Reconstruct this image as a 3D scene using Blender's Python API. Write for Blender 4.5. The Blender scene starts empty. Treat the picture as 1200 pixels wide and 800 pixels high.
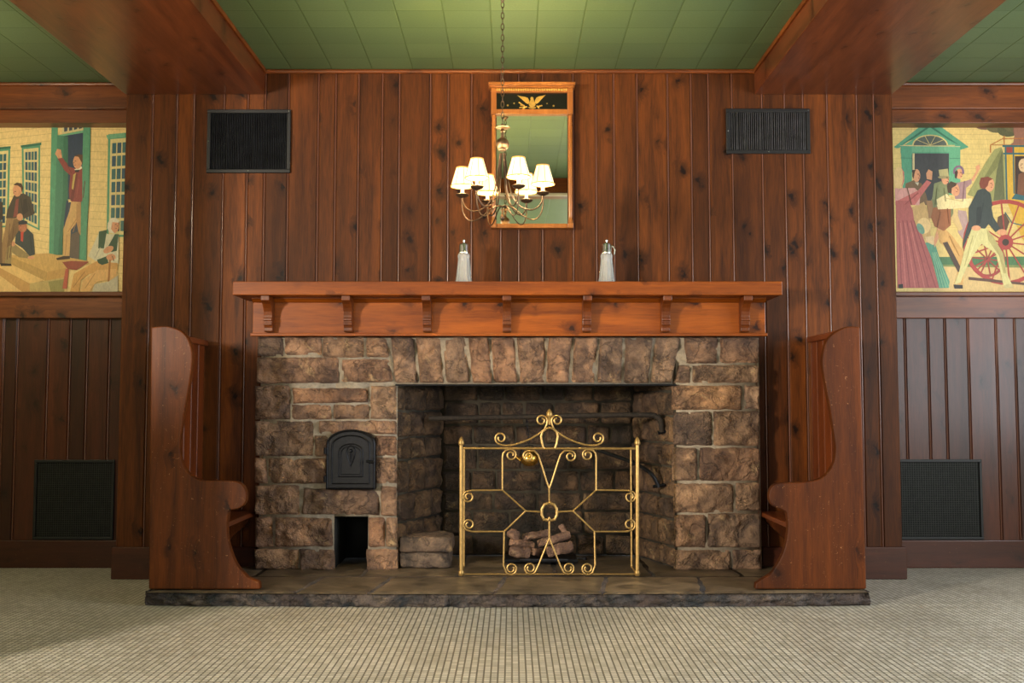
import bpy, bmesh, math, random
from mathutils import Vector, Matrix, noise
PI = math.pi
C = bpy.context.scene.collection
rnd = random.Random(7)

# ------------------------------------------------------------------ camera geometry
F, TH, HC = 1200.0, math.atan(75/1200), 1.034
SN, CS = math.sin(TH), math.cos(TH)
def ray(px, py):
    x = (px-600)/F; y = (400-py)/F
    return x, CS-y*SN, SN+y*CS
def at(px, py, Y):                       # a measured point of the photograph on the plane at depth Y
    x, d, z = ray(px, py); k = Y/d
    return Vector((x*k, Y, HC+z*k))
def ax(px, py, Y): return at(px, py, Y).x
def az(px, py, Y): return at(px, py, Y).z

# ------------------------------------------------------------------ mesh helpers
class MB:
    def __init__(s): s.v = []; s.f = []; s.m = []; s.c = []
    def add(s, vs, fs, mat=0):
        o = len(s.v); s.v += [tuple(p) for p in vs]
        for f in fs: s.f.append(tuple(i+o for i in f)); s.m.append(mat)
        return s
    def box(s, x0, x1, y0, y1, z0, z1, mat=0, c=0.0):
        if c <= 0:
            vs = [(x, y, z) for z in (z0, z1) for y in (y0, y1) for x in (x0, x1)]
            return s.add(vs, [(0,2,3,1),(4,5,7,6),(0,1,5,4),(2,6,7,3),(0,4,6,2),(1,3,7,5)], mat)
        bm = bmesh.new(); bmesh.ops.create_cube(bm, size=1)
        for v in bm.verts:
            v.co = ((x0+x1)/2+v.co.x*(x1-x0), (y0+y1)/2+v.co.y*(y1-y0), (z0+z1)/2+v.co.z*(z1-z0))
        bmesh.ops.bevel(bm, geom=bm.edges[:], offset=c, segments=2, profile=0.5, affect='EDGES')
        return s.bm(bm, mat)
    def bm(s, bm, mat=0):
        bm.verts.index_update()
        s.add([v.co.copy() for v in bm.verts], [[v.index for v in f.verts] for f in bm.faces], mat); bm.free(); return s
    def tube(s, pts, r, seg=8, closed=False, mat=0):
        pts = [Vector(p) for p in pts]; n = len(pts)
        rs = r if isinstance(r, (list, tuple)) else [r]*n
        T = []
        for i in range(n):
            if closed: t = pts[(i+1) % n]-pts[i-1]
            else: t = pts[min(i+1, n-1)]-pts[max(i-1, 0)]
            T.append(t.normalized())
        a = Vector((0,1,0)) if abs(T[0].y) < .9 else Vector((1,0,0))
        nrm = (a-T[0]*a.dot(T[0])).normalized()
        vs = []
        for i in range(n):
            nrm = (nrm-T[i]*nrm.dot(T[i]))
            nrm = nrm.normalized() if nrm.length > 1e-6 else T[i].orthogonal().normalized()
            b = T[i].cross(nrm)
            for k in range(seg):
                an = 2*PI*k/seg
                vs.append(pts[i]+(nrm*math.cos(an)+b*math.sin(an))*rs[i])
        fs = []
        m = n if closed else n-1
        for i in range(m):
            for k in range(seg):
                j = (i+1) % n
                fs.append((i*seg+k, i*seg+(k+1) % seg, j*seg+(k+1) % seg, j*seg+k))
        if not closed:
            fs.append(tuple(range(seg-1, -1, -1))); fs.append(tuple((n-1)*seg+k for k in range(seg)))
        return s.add(vs, fs, mat)
    def lathe(s, prof, cen, seg=24, rib=0, ribamp=0, mat=0, caps=True):
        cx, cy, cz = cen; vs = []; fs = []
        for r, z in prof:
            for k in range(seg):
                an = 2*PI*k/seg; rr = r*(1+(ribamp*math.cos(an*rib) if rib else 0))
                vs.append((cx+rr*math.cos(an), cy+rr*math.sin(an), cz+z))
        for i in range(len(prof)-1):
            for k in range(seg):
                fs.append((i*seg+k, i*seg+(k+1) % seg, (i+1)*seg+(k+1) % seg, (i+1)*seg+k))
        if caps:
            fs.append(tuple(range(seg-1, -1, -1))); fs.append(tuple((len(prof)-1)*seg+k for k in range(seg)))
        return s.add(vs, fs, mat)
    def prism(s, poly, d0, d1, axis='Y', mat=0):
        # poly in (x,z) extruded along Y, or (y,z) extruded along X, or (x,y) along Z
        def P(p, d):
            return {'Y': (p[0], d, p[1]), 'X': (d, p[0], p[1]), 'Z': (p[0], p[1], d)}[axis]
        n = len(poly)
        vs = [P(p, d0) for p in poly]+[P(p, d1) for p in poly]
        fs = [tuple(range(n)), tuple(range(2*n-1, n-1, -1))]+[(i, i+n, (i+1) % n+n, (i+1) % n) for i in range(n)]
        return s.add(vs, fs, mat)
    def build(s, name, mats, parent=None, smooth=False, bevel=0, origin=None):
        me = bpy.data.meshes.new(name)
        o0 = Vector((0,0,0))
        if parent is not None:
            p = parent
            while p is not None: o0 = o0+p.location; p = p.parent
        if origin is not None: o0 = Vector(origin)
        me.from_pydata([Vector(v)-o0 for v in s.v], [], s.f)
        mats = mats if isinstance(mats, (list, tuple)) else [mats]
        for m in mats: me.materials.append(m)
        me.polygons.foreach_set('material_index', s.m)
        bm = bmesh.new(); bm.from_mesh(me); bmesh.ops.recalc_face_normals(bm, faces=bm.faces[:]); bm.to_mesh(me); bm.free()
        if smooth:
            me.polygons.foreach_set('use_smooth', [True]*len(me.polygons))
            if smooth != 'all': me.set_sharp_from_angle(angle=math.radians(40))
        o = bpy.data.objects.new(name, me); C.objects.link(o)
        if origin is not None: o.location = origin
        if parent is not None: o.parent = parent
        if bevel:
            b = o.modifiers.new('edge', 'BEVEL'); b.width = bevel; b.segments = 2; b.limit_method = 'ANGLE'; b.angle_limit = math.radians(50)
        return o
def thing(name, label, cat, loc=(0,0,0), group=None):
    o = bpy.data.objects.new(name, None); C.objects.link(o); o.location = loc; o.empty_display_size = .05
    return tag(o, label, cat, group)
def tag(o, label, cat, group=None, kind=None):
    o['label'] = label; o['category'] = cat
    if group: o['group'] = group
    if kind: o['kind'] = kind
    return o
def struct(o, label=None, cat=None):
    o['kind'] = 'structure'
    if label: o['label'] = label
    if cat: o['category'] = cat
    return o

# ------------------------------------------------------------------ materials
def s2l(c): return tuple(((v/255)/12.92 if v/255 <= .04045 else ((v/255+.055)/1.055)**2.4) for v in c)
class N:
    def __init__(s, name):
        s.mat = bpy.data.materials.new(name); s.mat.use_nodes = True
        s.t = s.mat.node_tree; s.n = s.t.nodes; s.l = s.t.links
        s.b = s.n['Principled BSDF']
    def new(s, t, **kw):
        n = s.n.new(t)
        for k, v in kw.items():
            if k.startswith('i_'):
                key = k[2:]; key = int(key) if key.isdigit() else key.replace('_', ' ')
                s.put(n.inputs[key], v)
            else: setattr(n, k, v)
        return n
    def put(s, sock, v):
        if hasattr(v, 'is_output'): s.l.new(v, sock)
        else: sock.default_value = v
    def math(s, op, a, b=0, c=0, clamp=False):
        n = s.n.new('ShaderNodeMath'); n.operation = op; n.use_clamp = clamp
        for i, v in enumerate((a, b, c)): s.put(n.inputs[i], v)
        return n.outputs[0]
    def mix(s, f, a, b, mode='MIX'):
        n = s.n.new('ShaderNodeMix'); n.data_type = 'RGBA'; n.blend_type = mode
        s.put(n.inputs[0], f); s.put(n.inputs[6], a); s.put(n.inputs[7], b)
        return n.outputs[2]
    def ramp(s, f, stops):
        n = s.n.new('ShaderNodeValToRGB'); e = n.color_ramp.elements
        while len(e) < len(stops): e.new(.5)
        for i, (p, c) in enumerate(stops):
            e[i].position = p; e[i].color = tuple(c)+(1,) if len(c) == 3 else c
        s.put(n.inputs[0], f); return n.outputs[0]
    def gray(s, f, a, b):
        n = s.n.new('ShaderNodeMapRange'); n.clamp = True
        s.put(n.inputs[0], f); n.inputs[1].default_value = a; n.inputs[2].default_value = b
        return n.outputs[0]
    def noise(s, vec, scale, detail=4, rough=.55, dist=0):
        n = s.new('ShaderNodeTexNoise'); s.put(n.inputs['Vector'], vec); n.inputs['Scale'].default_value = scale
        n.inputs['Detail'].default_value = detail; n.inputs['Roughness'].default_value = rough; n.inputs['Distortion'].default_value = dist
        return n.outputs['Fac']
    def obj(s): return s.new('ShaderNodeTexCoord').outputs['Object']
    def island(s): return s.new('ShaderNodeNewGeometry').outputs['Random Per Island']
    def bump(s, h, strength, dist=.01):
        n = s.new('ShaderNodeBump'); n.inputs['Strength'].default_value = strength; n.inputs['Distance'].default_value = dist
        s.put(n.inputs['Height'], h); s.l.new(n.outputs[0], s.b.inputs['Normal'])
    def set(s, color=None, rough=None, metal=None, **kw):
        if color is not None: s.put(s.b.inputs['Base Color'], color if hasattr(color, 'is_output') else tuple(color)+(1,))
        if rough is not None: s.put(s.b.inputs['Roughness'], rough)
        if metal is not None: s.put(s.b.inputs['Metallic'], metal)
        for k, v in kw.items(): s.put(s.b.inputs[k.replace('_', ' ')], v)
        return s.mat

def wood(name, dark, light, across='X', along='Z', rough=.35, knots=1.0, var=.5, coat=.3, scuff=0.0, spec=.36):
    m = N(name); sep = m.new('ShaderNodeSeparateXYZ'); m.put(sep.inputs[0], m.obj())
    u, v = sep.outputs[across], sep.outputs[along]
    r = m.island()
    u2 = m.math('ADD', u, m.math('MULTIPLY', r, 17.3)); v2 = m.math('ADD', v, m.math('MULTIPLY', r, 41.7))
    third = [a for a in 'XYZ' if a not in (across, along)][0]
    g = m.new('ShaderNodeCombineXYZ'); m.put(g.inputs[0], u2); m.put(g.inputs[1], m.math('MULTIPLY', v2, .07)); m.put(g.inputs[2], m.math('MULTIPLY', sep.outputs[third], .5))
    # knots
    kv = m.new('ShaderNodeCombineXYZ'); kw = m.math('MULTIPLY', m.math('SUBTRACT', m.noise(m.obj(), 14, 3, .6), .5), .75); m.put(kv.inputs[0], m.math('ADD', m.math('MULTIPLY', u2, 7.0), kw)); m.put(kv.inputs[1], m.math('SUBTRACT', m.math('MULTIPLY', v2, 5.2), kw))
    vor = m.new('ShaderNodeTexVoronoi', voronoi_dimensions='2D'); m.l.new(kv.outputs[0], vor.inputs['Vector']); vor.inputs['Scale'].default_value = 1
    sc = m.new('ShaderNodeSeparateColor'); m.l.new(vor.outputs['Color'], sc.inputs[0])
    pick = m.gray(sc.outputs[0], .58, .80)
    kd = vor.outputs['Distance']
    core = m.math('MULTIPLY', m.math('SUBTRACT', 1, m.gray(kd, .05, .13)), pick)
    halo = m.math('MULTIPLY', m.math('SUBTRACT', 1, m.gray(kd, .06, .40)), pick)
    # grain bends round the knots
    g2 = m.new('ShaderNodeVectorMath', operation='ADD'); m.l.new(g.outputs[0], g2.inputs[0])
    off = m.new('ShaderNodeCombineXYZ'); m.put(off.inputs[0], m.math('MULTIPLY', halo, .03)); m.l.new(off.outputs[0], g2.inputs[1])
    big = m.noise(g2.outputs[0], 16, 5, .55, .8); fine = m.noise(g2.outputs[0], 110, 3, .6, .3)
    blot = m.noise(g2.outputs[0], 3.4, 4, .6, .6)
    t = m.math('ADD', m.math('MULTIPLY', big, .62), m.math('MULTIPLY', fine, .38))
    t = m.gray(t, .3, .7)
    col = m.mix(t, tuple(dark)+(1,), tuple(light)+(1,))
    col = m.mix(m.math('MULTIPLY', m.gray(blot, .36, .66), .55), col, tuple(x*.62 for x in dark)+(1,))
    bri = m.math('ADD', 1-var*.55, m.math('MULTIPLY', r, var))
    hv = m.new('ShaderNodeHueSaturation'); m.put(hv.inputs['Value'], bri); m.put(hv.inputs['Color'], col)
    col = hv.outputs[0]
    kn = tuple(x*.22 for x in dark)+(1,)
    col = m.mix(m.math('MULTIPLY', halo, .75*knots), col, tuple(x*.5 for x in dark)+(1,))
    col = m.mix(m.math('MULTIPLY', core, .9*knots), col, kn)
    if scuff:
        ws = m.noise(m.obj(), 30, 5, .75, 2.5); wf = m.math('MULTIPLY', m.gray(ws, .648, .685), scuff*.8)
        col = m.mix(wf, col, s2l((190,140,95))+(1,))
    m.bump(m.math('ADD', m.math('MULTIPLY', t, .5), m.math('MULTIPLY', core, -1.0)), .12, .004)
    rg = m.math('ADD', rough-.06, m.math('MULTIPLY', blot, .18))
    return m.set(col, rg, Coat_Weight=coat, Coat_Roughness=.22, Specular_IOR_Level=spec)

WD, WL = s2l((46,21,6)), s2l((121,64,21))
M = {}
M['wall'] = wood('knotty pine panelling', WD, WL, 'X', 'Z', .5, 1.0, .6, 0, 0, .2)
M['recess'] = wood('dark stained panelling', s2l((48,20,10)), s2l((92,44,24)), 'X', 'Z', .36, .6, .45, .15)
M['beam'] = wood('beam boards', s2l((72,34,18)), s2l((122,64,34)), 'X', 'Y', .32, .5, .25, .3)
M['trimx'] = wood('horizontal pine trim', s2l((78,36,11)), s2l((140,74,27)), 'Z', 'X', .38, 1.0, .3, .15)
M['basex'] = wood('dark baseboard', s2l((56,25,13)), s2l((92,45,25)), 'Z', 'X', .38, .4, .3, .2, .25)
M['mantel'] = wood('orange pine mantel', s2l((104,46,7)), s2l((172,90,20)), 'Z', 'X', .38, 1.2, .25, .08, 0, .25)
M['corbel'] = wood('orange pine corbel', s2l((80,34,8)), s2l((132,66,20)), 'X', 'Z', .36, .2, .25, .2)
M['pew'] = wood('worn settle pine', s2l((58,25,7)), s2l((116,58,17)), 'X', 'Z', .42, .8, .3, 0, 1.0, .2)
M['pewy'] = wood('settle back boards', s2l((80,34,11)), s2l((136,66,26)), 'Y', 'Z', .34, .4, .3, .1)
M['seat'] = wood('settle seat boards', s2l((88,40,18)), s2l((140,72,36)), 'X', 'Y', .30, .5, .3, .4)
M['mirrorwood'] = wood('golden maple', s2l((150,84,30)), s2l((194,122,56)), 'X', 'Z', .3, 0, .1, .4)

m = N('dark groove'); M['groove'] = m.set(s2l((104,66,52)), .25)  # bead lines lightened in colour to suggest their bluish sheen

def stone(name, cols, soot=0.0, bump=.7, fleck=.5):
    m = N(name); o = m.obj(); r = m.island()
    ad = m.new('ShaderNodeVectorMath', operation='ADD'); m.l.new(o, ad.inputs[0])
    cb = m.new('ShaderNodeCombineXYZ'); m.put(cb.inputs[0], m.math('MULTIPLY', r, 9.1)); m.put(cb.inputs[1], m.math('MULTIPLY', r, 23.7)); m.l.new(cb.outputs[0], ad.inputs[1])
    p = ad.outputs[0]
    n = len(cols)
    base = m.ramp(r, [(i/(n-1), c) for i, c in enumerate(cols)])
    a = m.noise(p, 7, 5, .6, 1.0); b = m.noise(p, 34, 6, .65, .5); c = m.noise(p, 120, 3, .6)
    d = m.noise(p, 9, 5, .65, .8)
    col = m.mix(m.gray(a, .36, .64), m.mix(1, base, (.36,.34,.35,1), 'MULTIPLY'), m.mix(.22, base, s2l((190,142,100))+(1,)))
    col = m.mix(m.math('MULTIPLY', m.gray(d, .60, .70), fleck), col, s2l((214,182,134))+(1,))
    cr1 = m.math('ABSOLUTE', m.math('SUBTRACT', m.noise(p, 5.5, 5, .6, .5), .5)); crk = m.math('SUBTRACT', 1, m.gray(cr1, .004, .022)); big = m.noise(p, 4.2, 3, .5, .5)
    col = m.mix(m.math('MULTIPLY', m.gray(big, .52, .62), .55), col, s2l((74,58,54))+(1,)); col = m.mix(m.math('MULTIPLY', crk, .36), col, s2l((40,31,28))+(1,))
    dk = m.math('SUBTRACT', 1, m.gray(b, .34, .50))
    col = m.mix(m.math('MULTIPLY', dk, .38), col, s2l((44,34,30))+(1,))
    if soot:
        sz = m.noise(o, 3.2, 4, .6)
        col = m.mix(m.math('MULTIPLY', m.gray(sz, .30, .62), soot), col, (.012,.009,.006,1))
    m.bump(m.math('ADD', m.math('ADD', m.math('MULTIPLY', b, .7), m.math('MULTIPLY', crk, -.35)), m.math('ADD', m.math('MULTIPLY', a, .8), m.math('MULTIPLY', c, .55))), bump, .03)
    return m.set(col, .82 if not soot else .7)
SC = [s2l(c) for c in ((166,132,106),(192,147,116),(146,121,102),(198,158,124),(128,107,94),(182,135,104),(168,139,118),(194,147,108))]
M['stone'] = stone('brown sandstone', SC, 0, .85)
M['soot'] = stone('sooty firebox stone', [s2l(c) for c in ((104,80,58),(128,100,70),(86,66,50),(118,88,60))], .88, .85)
M['jamb'] = stone('jamb stone', [s2l(c) for c in ((112,86,64),(134,104,74),(98,78,62),(126,94,66))], .40, .85)
M['ashstone'] = stone('ash grey stone', [s2l(c) for c in ((120,108,98),(136,120,106),(112,98,88))], .25, .7)
M['bluestone'] = stone('rough slate edge', [s2l(c) for c in ((54,64,72),(70,80,88),(44,54,62))], 0, 1.0, .12)
def simple(name, c, rough=.6, metal=0, nz=.25, sc=30, bump=.1, **kw):
    m = N(name); f = m.noise(m.obj(), sc, 5, .6)
    col = m.mix(m.gray(f, .3, .7), tuple(x*(1-nz) for x in c)+(1,), tuple(min(1, x*(1+nz)) for x in c)+(1,))
    m.bump(f, bump, .004)
    return m.set(col, rough, metal, **kw)
M['mortar'] = simple('mortar', s2l((150,138,122)), .9, 0, .28, 40, .6)
M['sootmortar'] = simple('sooty mortar', s2l((56,50,40)), .9, 0, .5, 14, .6)
# flagstones of the hearth
m = N('hearth flagstone'); r = m.island(); o = m.obj()
a = m.noise(o, 5, 5, .6, 1.2); b = m.noise(o, 30, 5, .65)
col = m.mix(m.gray(a, .32, .68), s2l((60,52,42))+(1,), s2l((118,103,84))+(1,))
hv = m.new('ShaderNodeHueSaturation'); m.put(hv.inputs['Value'], m.math('ADD', .72, m.math('MULTIPLY', r, .5))); m.put(hv.inputs['Color'], col)
m.bump(m.math('ADD', a, m.math('MULTIPLY', b, .4)), .35, .012); M['flag'] = m.set(hv.outputs[0], .42)
M['iron'] = simple('black cast iron', s2l((22,22,27)), .38, .6, .4, 60, .25)
M['louvre'] = simple('black louvre steel', s2l((52,54,62)), .36, .5, .5, 14, .1)
M['rusty'] = simple('sooty iron bar', s2l((44,36,30)), .8, .3, .6, 50, .6)
M['grille'] = simple('black painted steel', s2l((17,16,17)), .5, .1, .3, 20, .1)
M['mesh'] = simple('dull wire mesh', s2l((50,50,46)), .55, .4, .3, 30, .1)
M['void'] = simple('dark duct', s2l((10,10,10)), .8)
M['brass'] = simple('aged brass', s2l((166,134,80)), .42, .65, .25, 45, .15)
M['polbrass'] = simple('polished brass', s2l((226,176,84)), .22, .95, .1, 20, .05)
M['bronze'] = simple('antique bronze', s2l((96,78,64)), .38, .85, .25, 40, .1)
M['ivory'] = simple('ivory candle sleeve', s2l((240,232,214)), .5, 0, .04)
M['silver'] = simple('silver plate', s2l((206,206,204)), .18, 1, .05)
M['log'] = stone('ceramic log', [s2l(c) for c in ((176,134,112),(196,156,134),(150,112,92))], 0, .8)
m = N('mirror glass'); M['mirror'] = m.set((.93,.90,.74), .02, 1.0)
m = N('ribbed glass'); M['glass'] = m.set((.90,.92,.92), .18, 0, Transmission_Weight=.72, IOR=1.45, Specular_IOR_Level=.8)
M['blackpaint'] = simple('black reverse painted glass', s2l((18,16,14)), .12, 0, .1)
M['gold'] = simple('gold leaf', s2l((206,160,72)), .4, .5, .2, 60)
M['cream'] = simple('white painted trim', s2l((226,224,214)), .5, 0, .05)
M['plaster'] = simple('pale green plaster', s2l((150,160,124)), .8, 0, .08, 4)
# lamp shade: glowing cloth
m = N('lit fabric shade'); M['shade'] = m.set(s2l((250,232,196)), .8, Emission_Color=s2l((255,224,168))+(1,), Emission_Strength=1.5)
m = N('shade trim'); M['shadetrim'] = m.set(s2l((206,160,92)), .7, Emission_Color=s2l((226,150,66))+(1,), Emission_Strength=.55)
m = N('lit bulb'); M['bulb'] = m.set((1,.9,.7), .5, Emission_Color=(1,.82,.52,1), Emission_Strength=20)

# mosaic floor
m = N('mosaic tile floor'); o = m.obj(); sep = m.new('ShaderNodeSeparateXYZ'); m.put(sep.inputs[0], o)
TS = .0272
tu = m.math('DIVIDE', sep.outputs[0], TS); tv = m.math('DIVIDE', sep.outputs[1], TS)
def edge(t):
    f = m.math('FRACT', t); return m.math('MINIMUM', f, m.math('SUBTRACT', 1, f))
gap = m.math('MINIMUM', edge(tu), edge(tv)); tile = m.gray(gap, .07, .16)
cell = m.new('ShaderNodeCombineXYZ'); m.put(cell.inputs[0], m.math('FLOOR', tu)); m.put(cell.inputs[1], m.math('FLOOR', tv))
wn = m.new('ShaderNodeTexWhiteNoise', noise_dimensions='2D'); m.l.new(cell.outputs[0], wn.inputs['Vector'])
dirt = m.noise(o, 1.6, 5, .6, .6); d2 = m.noise(o, 7, 4, .6)
tc = m.mix(wn.outputs['Value'], s2l((180,174,160))+(1,), s2l((216,210,198))+(1,))
tc = m.mix(m.math('MULTIPLY', m.gray(dirt, .42, .72), .38), tc, s2l((118,106,86))+(1,))
tc = m.mix(m.math('MULTIPLY', m.gray(d2, .58, .75), .25), tc, s2l((96,82,62))+(1,))
col = m.mix(tile, s2l((104,99,88))+(1,), tc)
m.bump(tile, .35, .002); M['floor'] = m.set(col, .42)

# green ceiling tile
m = N('green ceiling tile'); o = m.obj(); sep = m.new('ShaderNodeSeparateXYZ'); m.put(sep.inputs[0], o)
tu = m.math('DIVIDE', m.math('ADD', sep.outputs[0], 1.1076), .2485); tv = m.math('DIVIDE', m.math('ADD', sep.outputs[1], -5.982), .2440)
gu, gv = edge(tu), edge(tv)
line = m.math('MINIMUM', m.gray(gu, .008, .022), m.gray(gv, .006, .018))
cell = m.new('ShaderNodeCombineXYZ'); m.put(cell.inputs[0], m.math('FLOOR', tu)); m.put(cell.inputs[1], m.math('FLOOR', tv))
wn = m.new('ShaderNodeTexWhiteNoise', noise_dimensions='2D'); m.l.new(cell.outputs[0], wn.inputs['Vector'])
fl = m.noise(o, 90, 3, .7); bl = m.noise(o, 2.2, 3, .5)
tc = m.mix(wn.outputs['Value'], s2l((80,104,76))+(1,), s2l((91,115,83))+(1,))
tc = m.mix(m.math('MULTIPLY', m.gray(fl, .35, .65), .28), tc, s2l((58,84,56))+(1,))
tc = m.mix(m.math('MULTIPLY', m.gray(bl, .45, .7), .25), tc, s2l((84,104,58))+(1,))
col = m.mix(line, s2l((68,92,54))+(1,), tc)
m.bump(m.math('ADD', line, m.math('MULTIPLY', fl, .15)), .5, .006); M['ceil'] = m.set(col, .5)

# painted canvas: colours come from the picture's own paint attribute
m = N('mural paint'); at_ = m.new('ShaderNodeVertexColor', layer_name='paint'); o = m.obj()
st = m.new('ShaderNodeMapping'); m.put(st.inputs['Vector'], o); st.inputs['Scale'].default_value = (1.6, 1, .6); f1 = m.noise(st.outputs[0], 38, 6, .72, 1.2); f2 = m.noise(o, 420, 2, .5)
hv = m.new('ShaderNodeHueSaturation'); m.put(hv.inputs['Color'], at_.outputs['Color'])
m.put(hv.inputs['Value'], m.math('ADD', .42, m.math('ADD', m.math('MULTIPLY', f1, .95), m.math('MULTIPLY', f2, .2))))
m.bump(f2, .15, .002); M['mural'] = m.set(hv.outputs[0], .55)

# ------------------------------------------------------------------ room shell
D, RY = 6.2, 6.62                 # panelled chimney wall, recessed side walls
CZ = 3.10
XL, XR, YB = -4.4, 4.4, -3.6
PL, PR = -2.38, 2.345             # outer corners of the panelled piers
struct(MB().box(XL-.1, XR+.1, YB-.1, 7.0, -.1, 0).build('floor', M['floor']))
struct(MB().box(XL-.1, XR+.1, YB-.1, 7.0, CZ, CZ+.1).build('ceiling', M['ceil']))

def planks(mb, xs, yf, z0, z1, gap=.012, depth=.018, lo=None):
    """vertical boards with a rounded bead in each joint; lo(x0,x1) gives a board its own foot"""
    for i in range(len(xs)-1):
        a, b = xs[i]+gap/2, xs[i+1]-gap/2
        zz = lo(a, b) if lo else z0
        c = .005
        poly = [(a, yf+depth), (a, yf+c), (a+c, yf), (b-c, yf), (b, yf+c), (b, yf+depth)]
        mb.prism(poly, zz, z1, 'Z', 0)
    for x in xs[1:-1]:
        zz = lo(x, x) if lo else z0
        pr = [(x+.0046*math.cos(t), yf+.006-.005*math.sin(t)) for t in [PI*k/6 for k in range(7)]]
        pr = [(x+.0046, yf+depth)]+pr+[(x-.0046, yf+depth)]
        mb.prism(pr, zz, z1, 'Z', 1)
bx_ = [177,205.6,225.6,261,289,309.4,337,372,392.4,419.4,447.4,467.4,504,525,552.6,587,608,636,672,699,720,747.4,783.4,811,831.4,859.2,894.4,921,942.6,971,1006,1026]
xs = [PL]+[ax(p, 230, D) for p in bx_]+[PR]
FXL, FXR = -1.492, 1.468           # stone fireplace width
def foot(a, b): return 1.42 if (a > FXL-.0 and b < FXR+.0) else 0.0
w = MB(); 
# split boards that straddle the stone edge so that the wall leaves the chimney breast free
planks(w, xs, D, 0, CZ, lo=foot)
w.box(PL, FXL, D+.02, D+.10, 0, CZ, 2); w.box(FXR, PR, D+.02, D+.10, 0, CZ, 2); w.box(FXL, FXR, D+.02, D+.10, 1.42, CZ, 2)
w.box(PL, PL+.02, D+.1, RY, 0, CZ, 0); w.box(PR-.02, PR, D+.1, RY, 0, CZ, 0)
wall_back = struct(w.build('wall_back', [M['wall'], M['groove'], M['groove']]))

# recess walls with the murals
def recess(side):
    s = -1 if side == 'left' else 1
    xo, xi = (XL, PL) if s < 0 else (PR, XR)
    if s < 0: lx = [-60,-30,4,20,56,82,102,128]; ys = 420
    else: lx = [1061,1088,1108,1135,1168,1190,1222,1250]; ys = 420
    x_ = sorted([ax(p, ys, RY) for p in lx]+[xo, xi])
    x_ = [x for x in x_ if xo <= x <= xi]
    w = MB(); z1 = az(60, 372, RY-.01)
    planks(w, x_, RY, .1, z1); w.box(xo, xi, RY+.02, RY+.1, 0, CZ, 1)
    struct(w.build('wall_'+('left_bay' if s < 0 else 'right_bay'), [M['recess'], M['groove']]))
    # rail with ledge under the mural
    r = MB(); r.box(xo, xi, RY-.03, RY+.02, z1-.005, az(60, 347, RY-.03), 0, .004)
    r.box(xo, xi, RY-.06, RY+.02, az(60, 347, RY-.06), az(60, 341.5, RY-.06), 0, .006)
    struct(r.build('trim_%d' % (1 if s < 0 else 2), M['recess' if 0 else 'trimx']))
    b = MB(); b.box(xo, xi, RY-.018, RY+.02, 0, az(60, 633, RY-.018), 0, .005)
    struct(b.build('baseboard_'+side, M['basex']))
    # header over the mural
    h = MB(); hy = 6.45; h.box(xo, xi, hy, RY+.02, az(60, 127, hy), CZ, 0, .004)
    h.box(xo, xi, hy+.035, RY+.02, az(60, 144, hy+.035), az(60, 127, hy)+.001, 0, .003)
    h.tube([(xo, hy-.008, CZ-.012), (xi, hy-.008, CZ-.012)], .012, 8)
    struct(h.build('trim_%d' % (3 if s < 0 else 4), M['trimx']))
recess('left'); recess('right')
# base blocks of the piers, and the base between settle and stone
bt = az(150, 641, D-.02)
b = MB()
b.box(PL-.012, FXL-.03, D-.022, D+.01, 0, bt, 0, .005); b.box(FXR+.03, PR+.012, D-.022, D+.01, 0, bt, 0, .005)
struct(b.build('baseboard_back', M['basex']))
# ceiling moulding of the middle bay
t = MB(); LBi, RBi = -1.522, 1.494; LBo, RBo = PL, PR-.006
t.tube([(LBi, D-.012, CZ-.014), (RBi, D-.012, CZ-.014)], .014, 8)
struct(t.build('trim_5', M['trimx']))
BZ = 2.945
for nm, x0, x1, s in (('beam', LBo, LBi, 1), ('beam.001', RBi, RBo, -1)):
    w = MB(); w.box(x0, x1, YB, D-.001, BZ, CZ-.001, 0, .004)
    xi = x1 if s > 0 else x0
    w.box(min(xi, xi+s*.012), max(xi, xi+s*.012), YB, D-.03, CZ-.028, CZ-.001, 1, .003)
    struct(w.build(nm, [M['beam'], M['trimx']]))
# cross beam further back in the room (the mirror shows it); pale strip paints its lit lower edge
w = MB(); w.box(LBi, RBi, 2.9, 3.1, BZ, CZ-.001, 0, .004); w.box(LBi, RBi, 3.1, 3.115, BZ-.012, BZ+.012, 1)
struct(w.build('beam.002', [M['trimx'], M['cream']]))

struct(MB().box(XL, -3.05, 3.4, 3.5, 0, CZ).box(-3.05, -2.62, 3.4, 3.5, 0, 1.42).build('wall_left_return', M['plaster']))  # unseen partition added to shade the left bay, settle and floor
# side walls with their windows, rear wall with added ones
def wall_x(name, x, sgn, wins):
    w = MB(); y0 = YB; t0, t1 = (x-.1, x) if sgn < 0 else (x, x+.1)
    for (a, b, z0, z1) in wins+[(7.0, 7.0, 0, 0)]:
        w.box(t0, t1, y0, a, 0, CZ)
        if b > a: w.box(t0, t1, a, b, 0, z0); w.box(t0, t1, a, b, z1, CZ)
        y0 = b
    struct(w.build(name, M['plaster']))
WLF = [(.04, .76, 1.53, 2.37)]
WRT = [(1.2, 2.6, .75, 2.6), (3.3, 4.7, .75, 2.6)]
wall_x('wall_left', XL, -1, WLF); wall_x('wall_right', XR, 1, WRT)
w = MB(); RW = [(-2.6, -.9), (.9, 2.6)]; x0 = XL
for a, b in RW+[(XR, XR)]:
    w.box(x0, a, YB-.1, YB, 0, CZ)
    if b > a: w.box(a, b, YB-.1, YB, 0, .9); w.box(a, b, YB-.1, YB, 2.6, CZ)
    x0 = b
struct(w.build('wall_rear', M['plaster']))
wi = 1
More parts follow.
